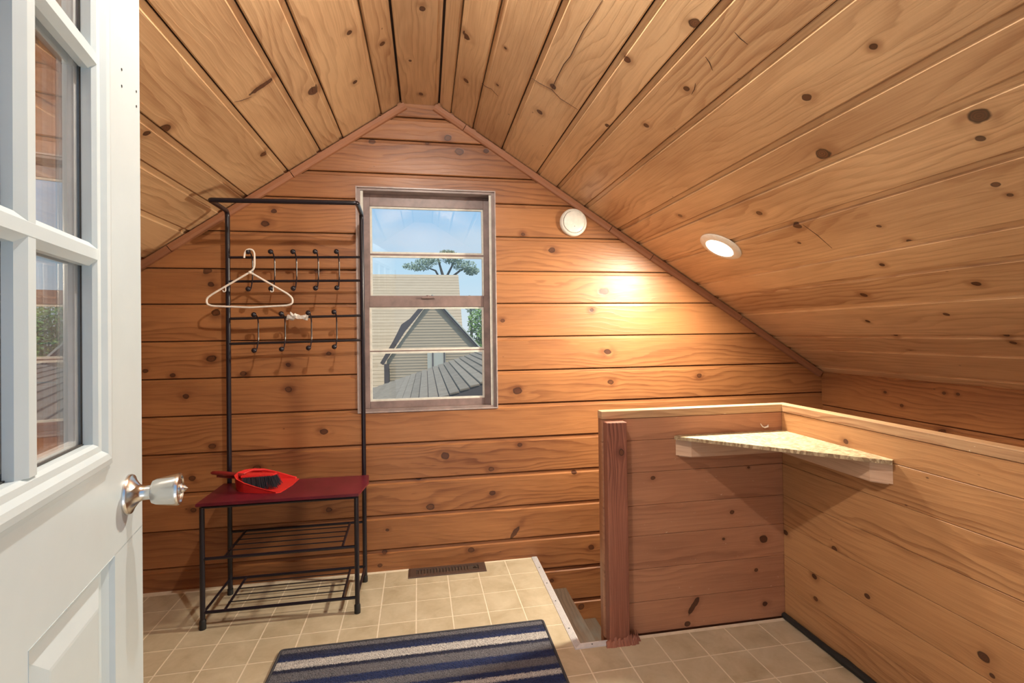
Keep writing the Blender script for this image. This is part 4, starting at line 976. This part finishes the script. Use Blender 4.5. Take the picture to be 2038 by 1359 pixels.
bm = bmesh.new(); prism(bm, [(1.36, 3.9, zroof(1.36)+.06), (1.42, 3.9, zroof(1.42)+.06), (1.62, 1.6, zroof(1.62)+.06), (1.56, 1.6, zroof(1.56)+.06)], (0, 0, -.05)); link('flashing', bm, 'dark_fascia_and_shade', nr)

def tree(loc, blobs, nl, ls, mat, label, trunk, seed, branches=()):
    t = empty('tree', loc); tag(t, label, 'tree'); rn = random.Random(seed)
    bm = bmesh.new(); tube(bm, trunk, [.06]*(len(trunk)-1)+[.02], 8)
    for b in branches: tube(bm, b, [.05, .035, .015][:len(b)], 6)
    link('trunk', bm, 'bark', t, True)
    bm = bmesh.new()
    for _ in range(nl):
        c, r = rn.choice(blobs); 
        d = Vector((rn.gauss(0, 1), rn.gauss(0, 1), rn.gauss(0, 1))).normalized()*(rn.random()**.4)
        p = Vector(c)+Vector((d.x*r[0], d.y*r[1], d.z*r[2])); a = Vector((rn.gauss(0, 1), rn.gauss(0, 1), rn.gauss(0, 1))).normalized()*ls; b = a.orthogonal().normalized()*ls*.5
        bm.faces.new([bm.verts.new(p-a), bm.verts.new(p+b), bm.verts.new(p+a), bm.verts.new(p-b)])
    o = link('foliage', bm, mat, t, recalc=False); o['kind'] = 'stuff'
tree((0.9, 16, GZ), [((-.15, 16, 3.75), (.55, .6, .16)), ((.25, 16, 3.95), (.5, .5, .15)), ((1.15, 16, 4.05), (.45, .5, .22)), ((1.55, 16, 3.80), (.50, .5, .20)), ((1.85, 16, 3.60), (.30, .4, .16)), ((.95, 16, 4.25), (.35, .4, .12))], 2600, .045, 'hazy_pine_leaf',
     'spreading pine tree showing above the neighbouring roof', [(0.8, 16, GZ), (0.85, 16, 2), (.80, 16, 3.3), (.55, 16, 4.2)], 3, [[(.82, 16, 3.2), (1.1, 16, 3.75), (1.25, 16, 4.05)], [(.82, 16, 3.0), (.5, 16, 3.6), (.1, 16, 3.75)], [(.9, 16, 3.2), (1.4, 16, 3.6), (1.7, 16, 3.75)]])
tree((1.9, 13, GZ), [((1.95, 13, 1.5), (.55, .5, .75)), ((2.3, 13, .9), (.6, .5, .7)), ((1.9, 13, .6), (.5, .5, .5))], 5200, .05, 'leaf',
     'bright green leafy tree beyond the right edge of the neighbouring roof', [(2.0, 13, GZ), (1.95, 13, 0), (1.9, 13, 1.9)], 4)
tree((1.6, 18, GZ), [((1.95, 18, 2.66), (.26, .3, .16)), ((2.05, 18, 2.3), (.3, .3, .3))], 500, .05, 'hazy_pine_leaf',
     'small distant tree top right of the neighbouring roof ridge', [(2.0, 18, GZ), (2.0, 18, 1), (1.98, 18, 2.7)], 6)
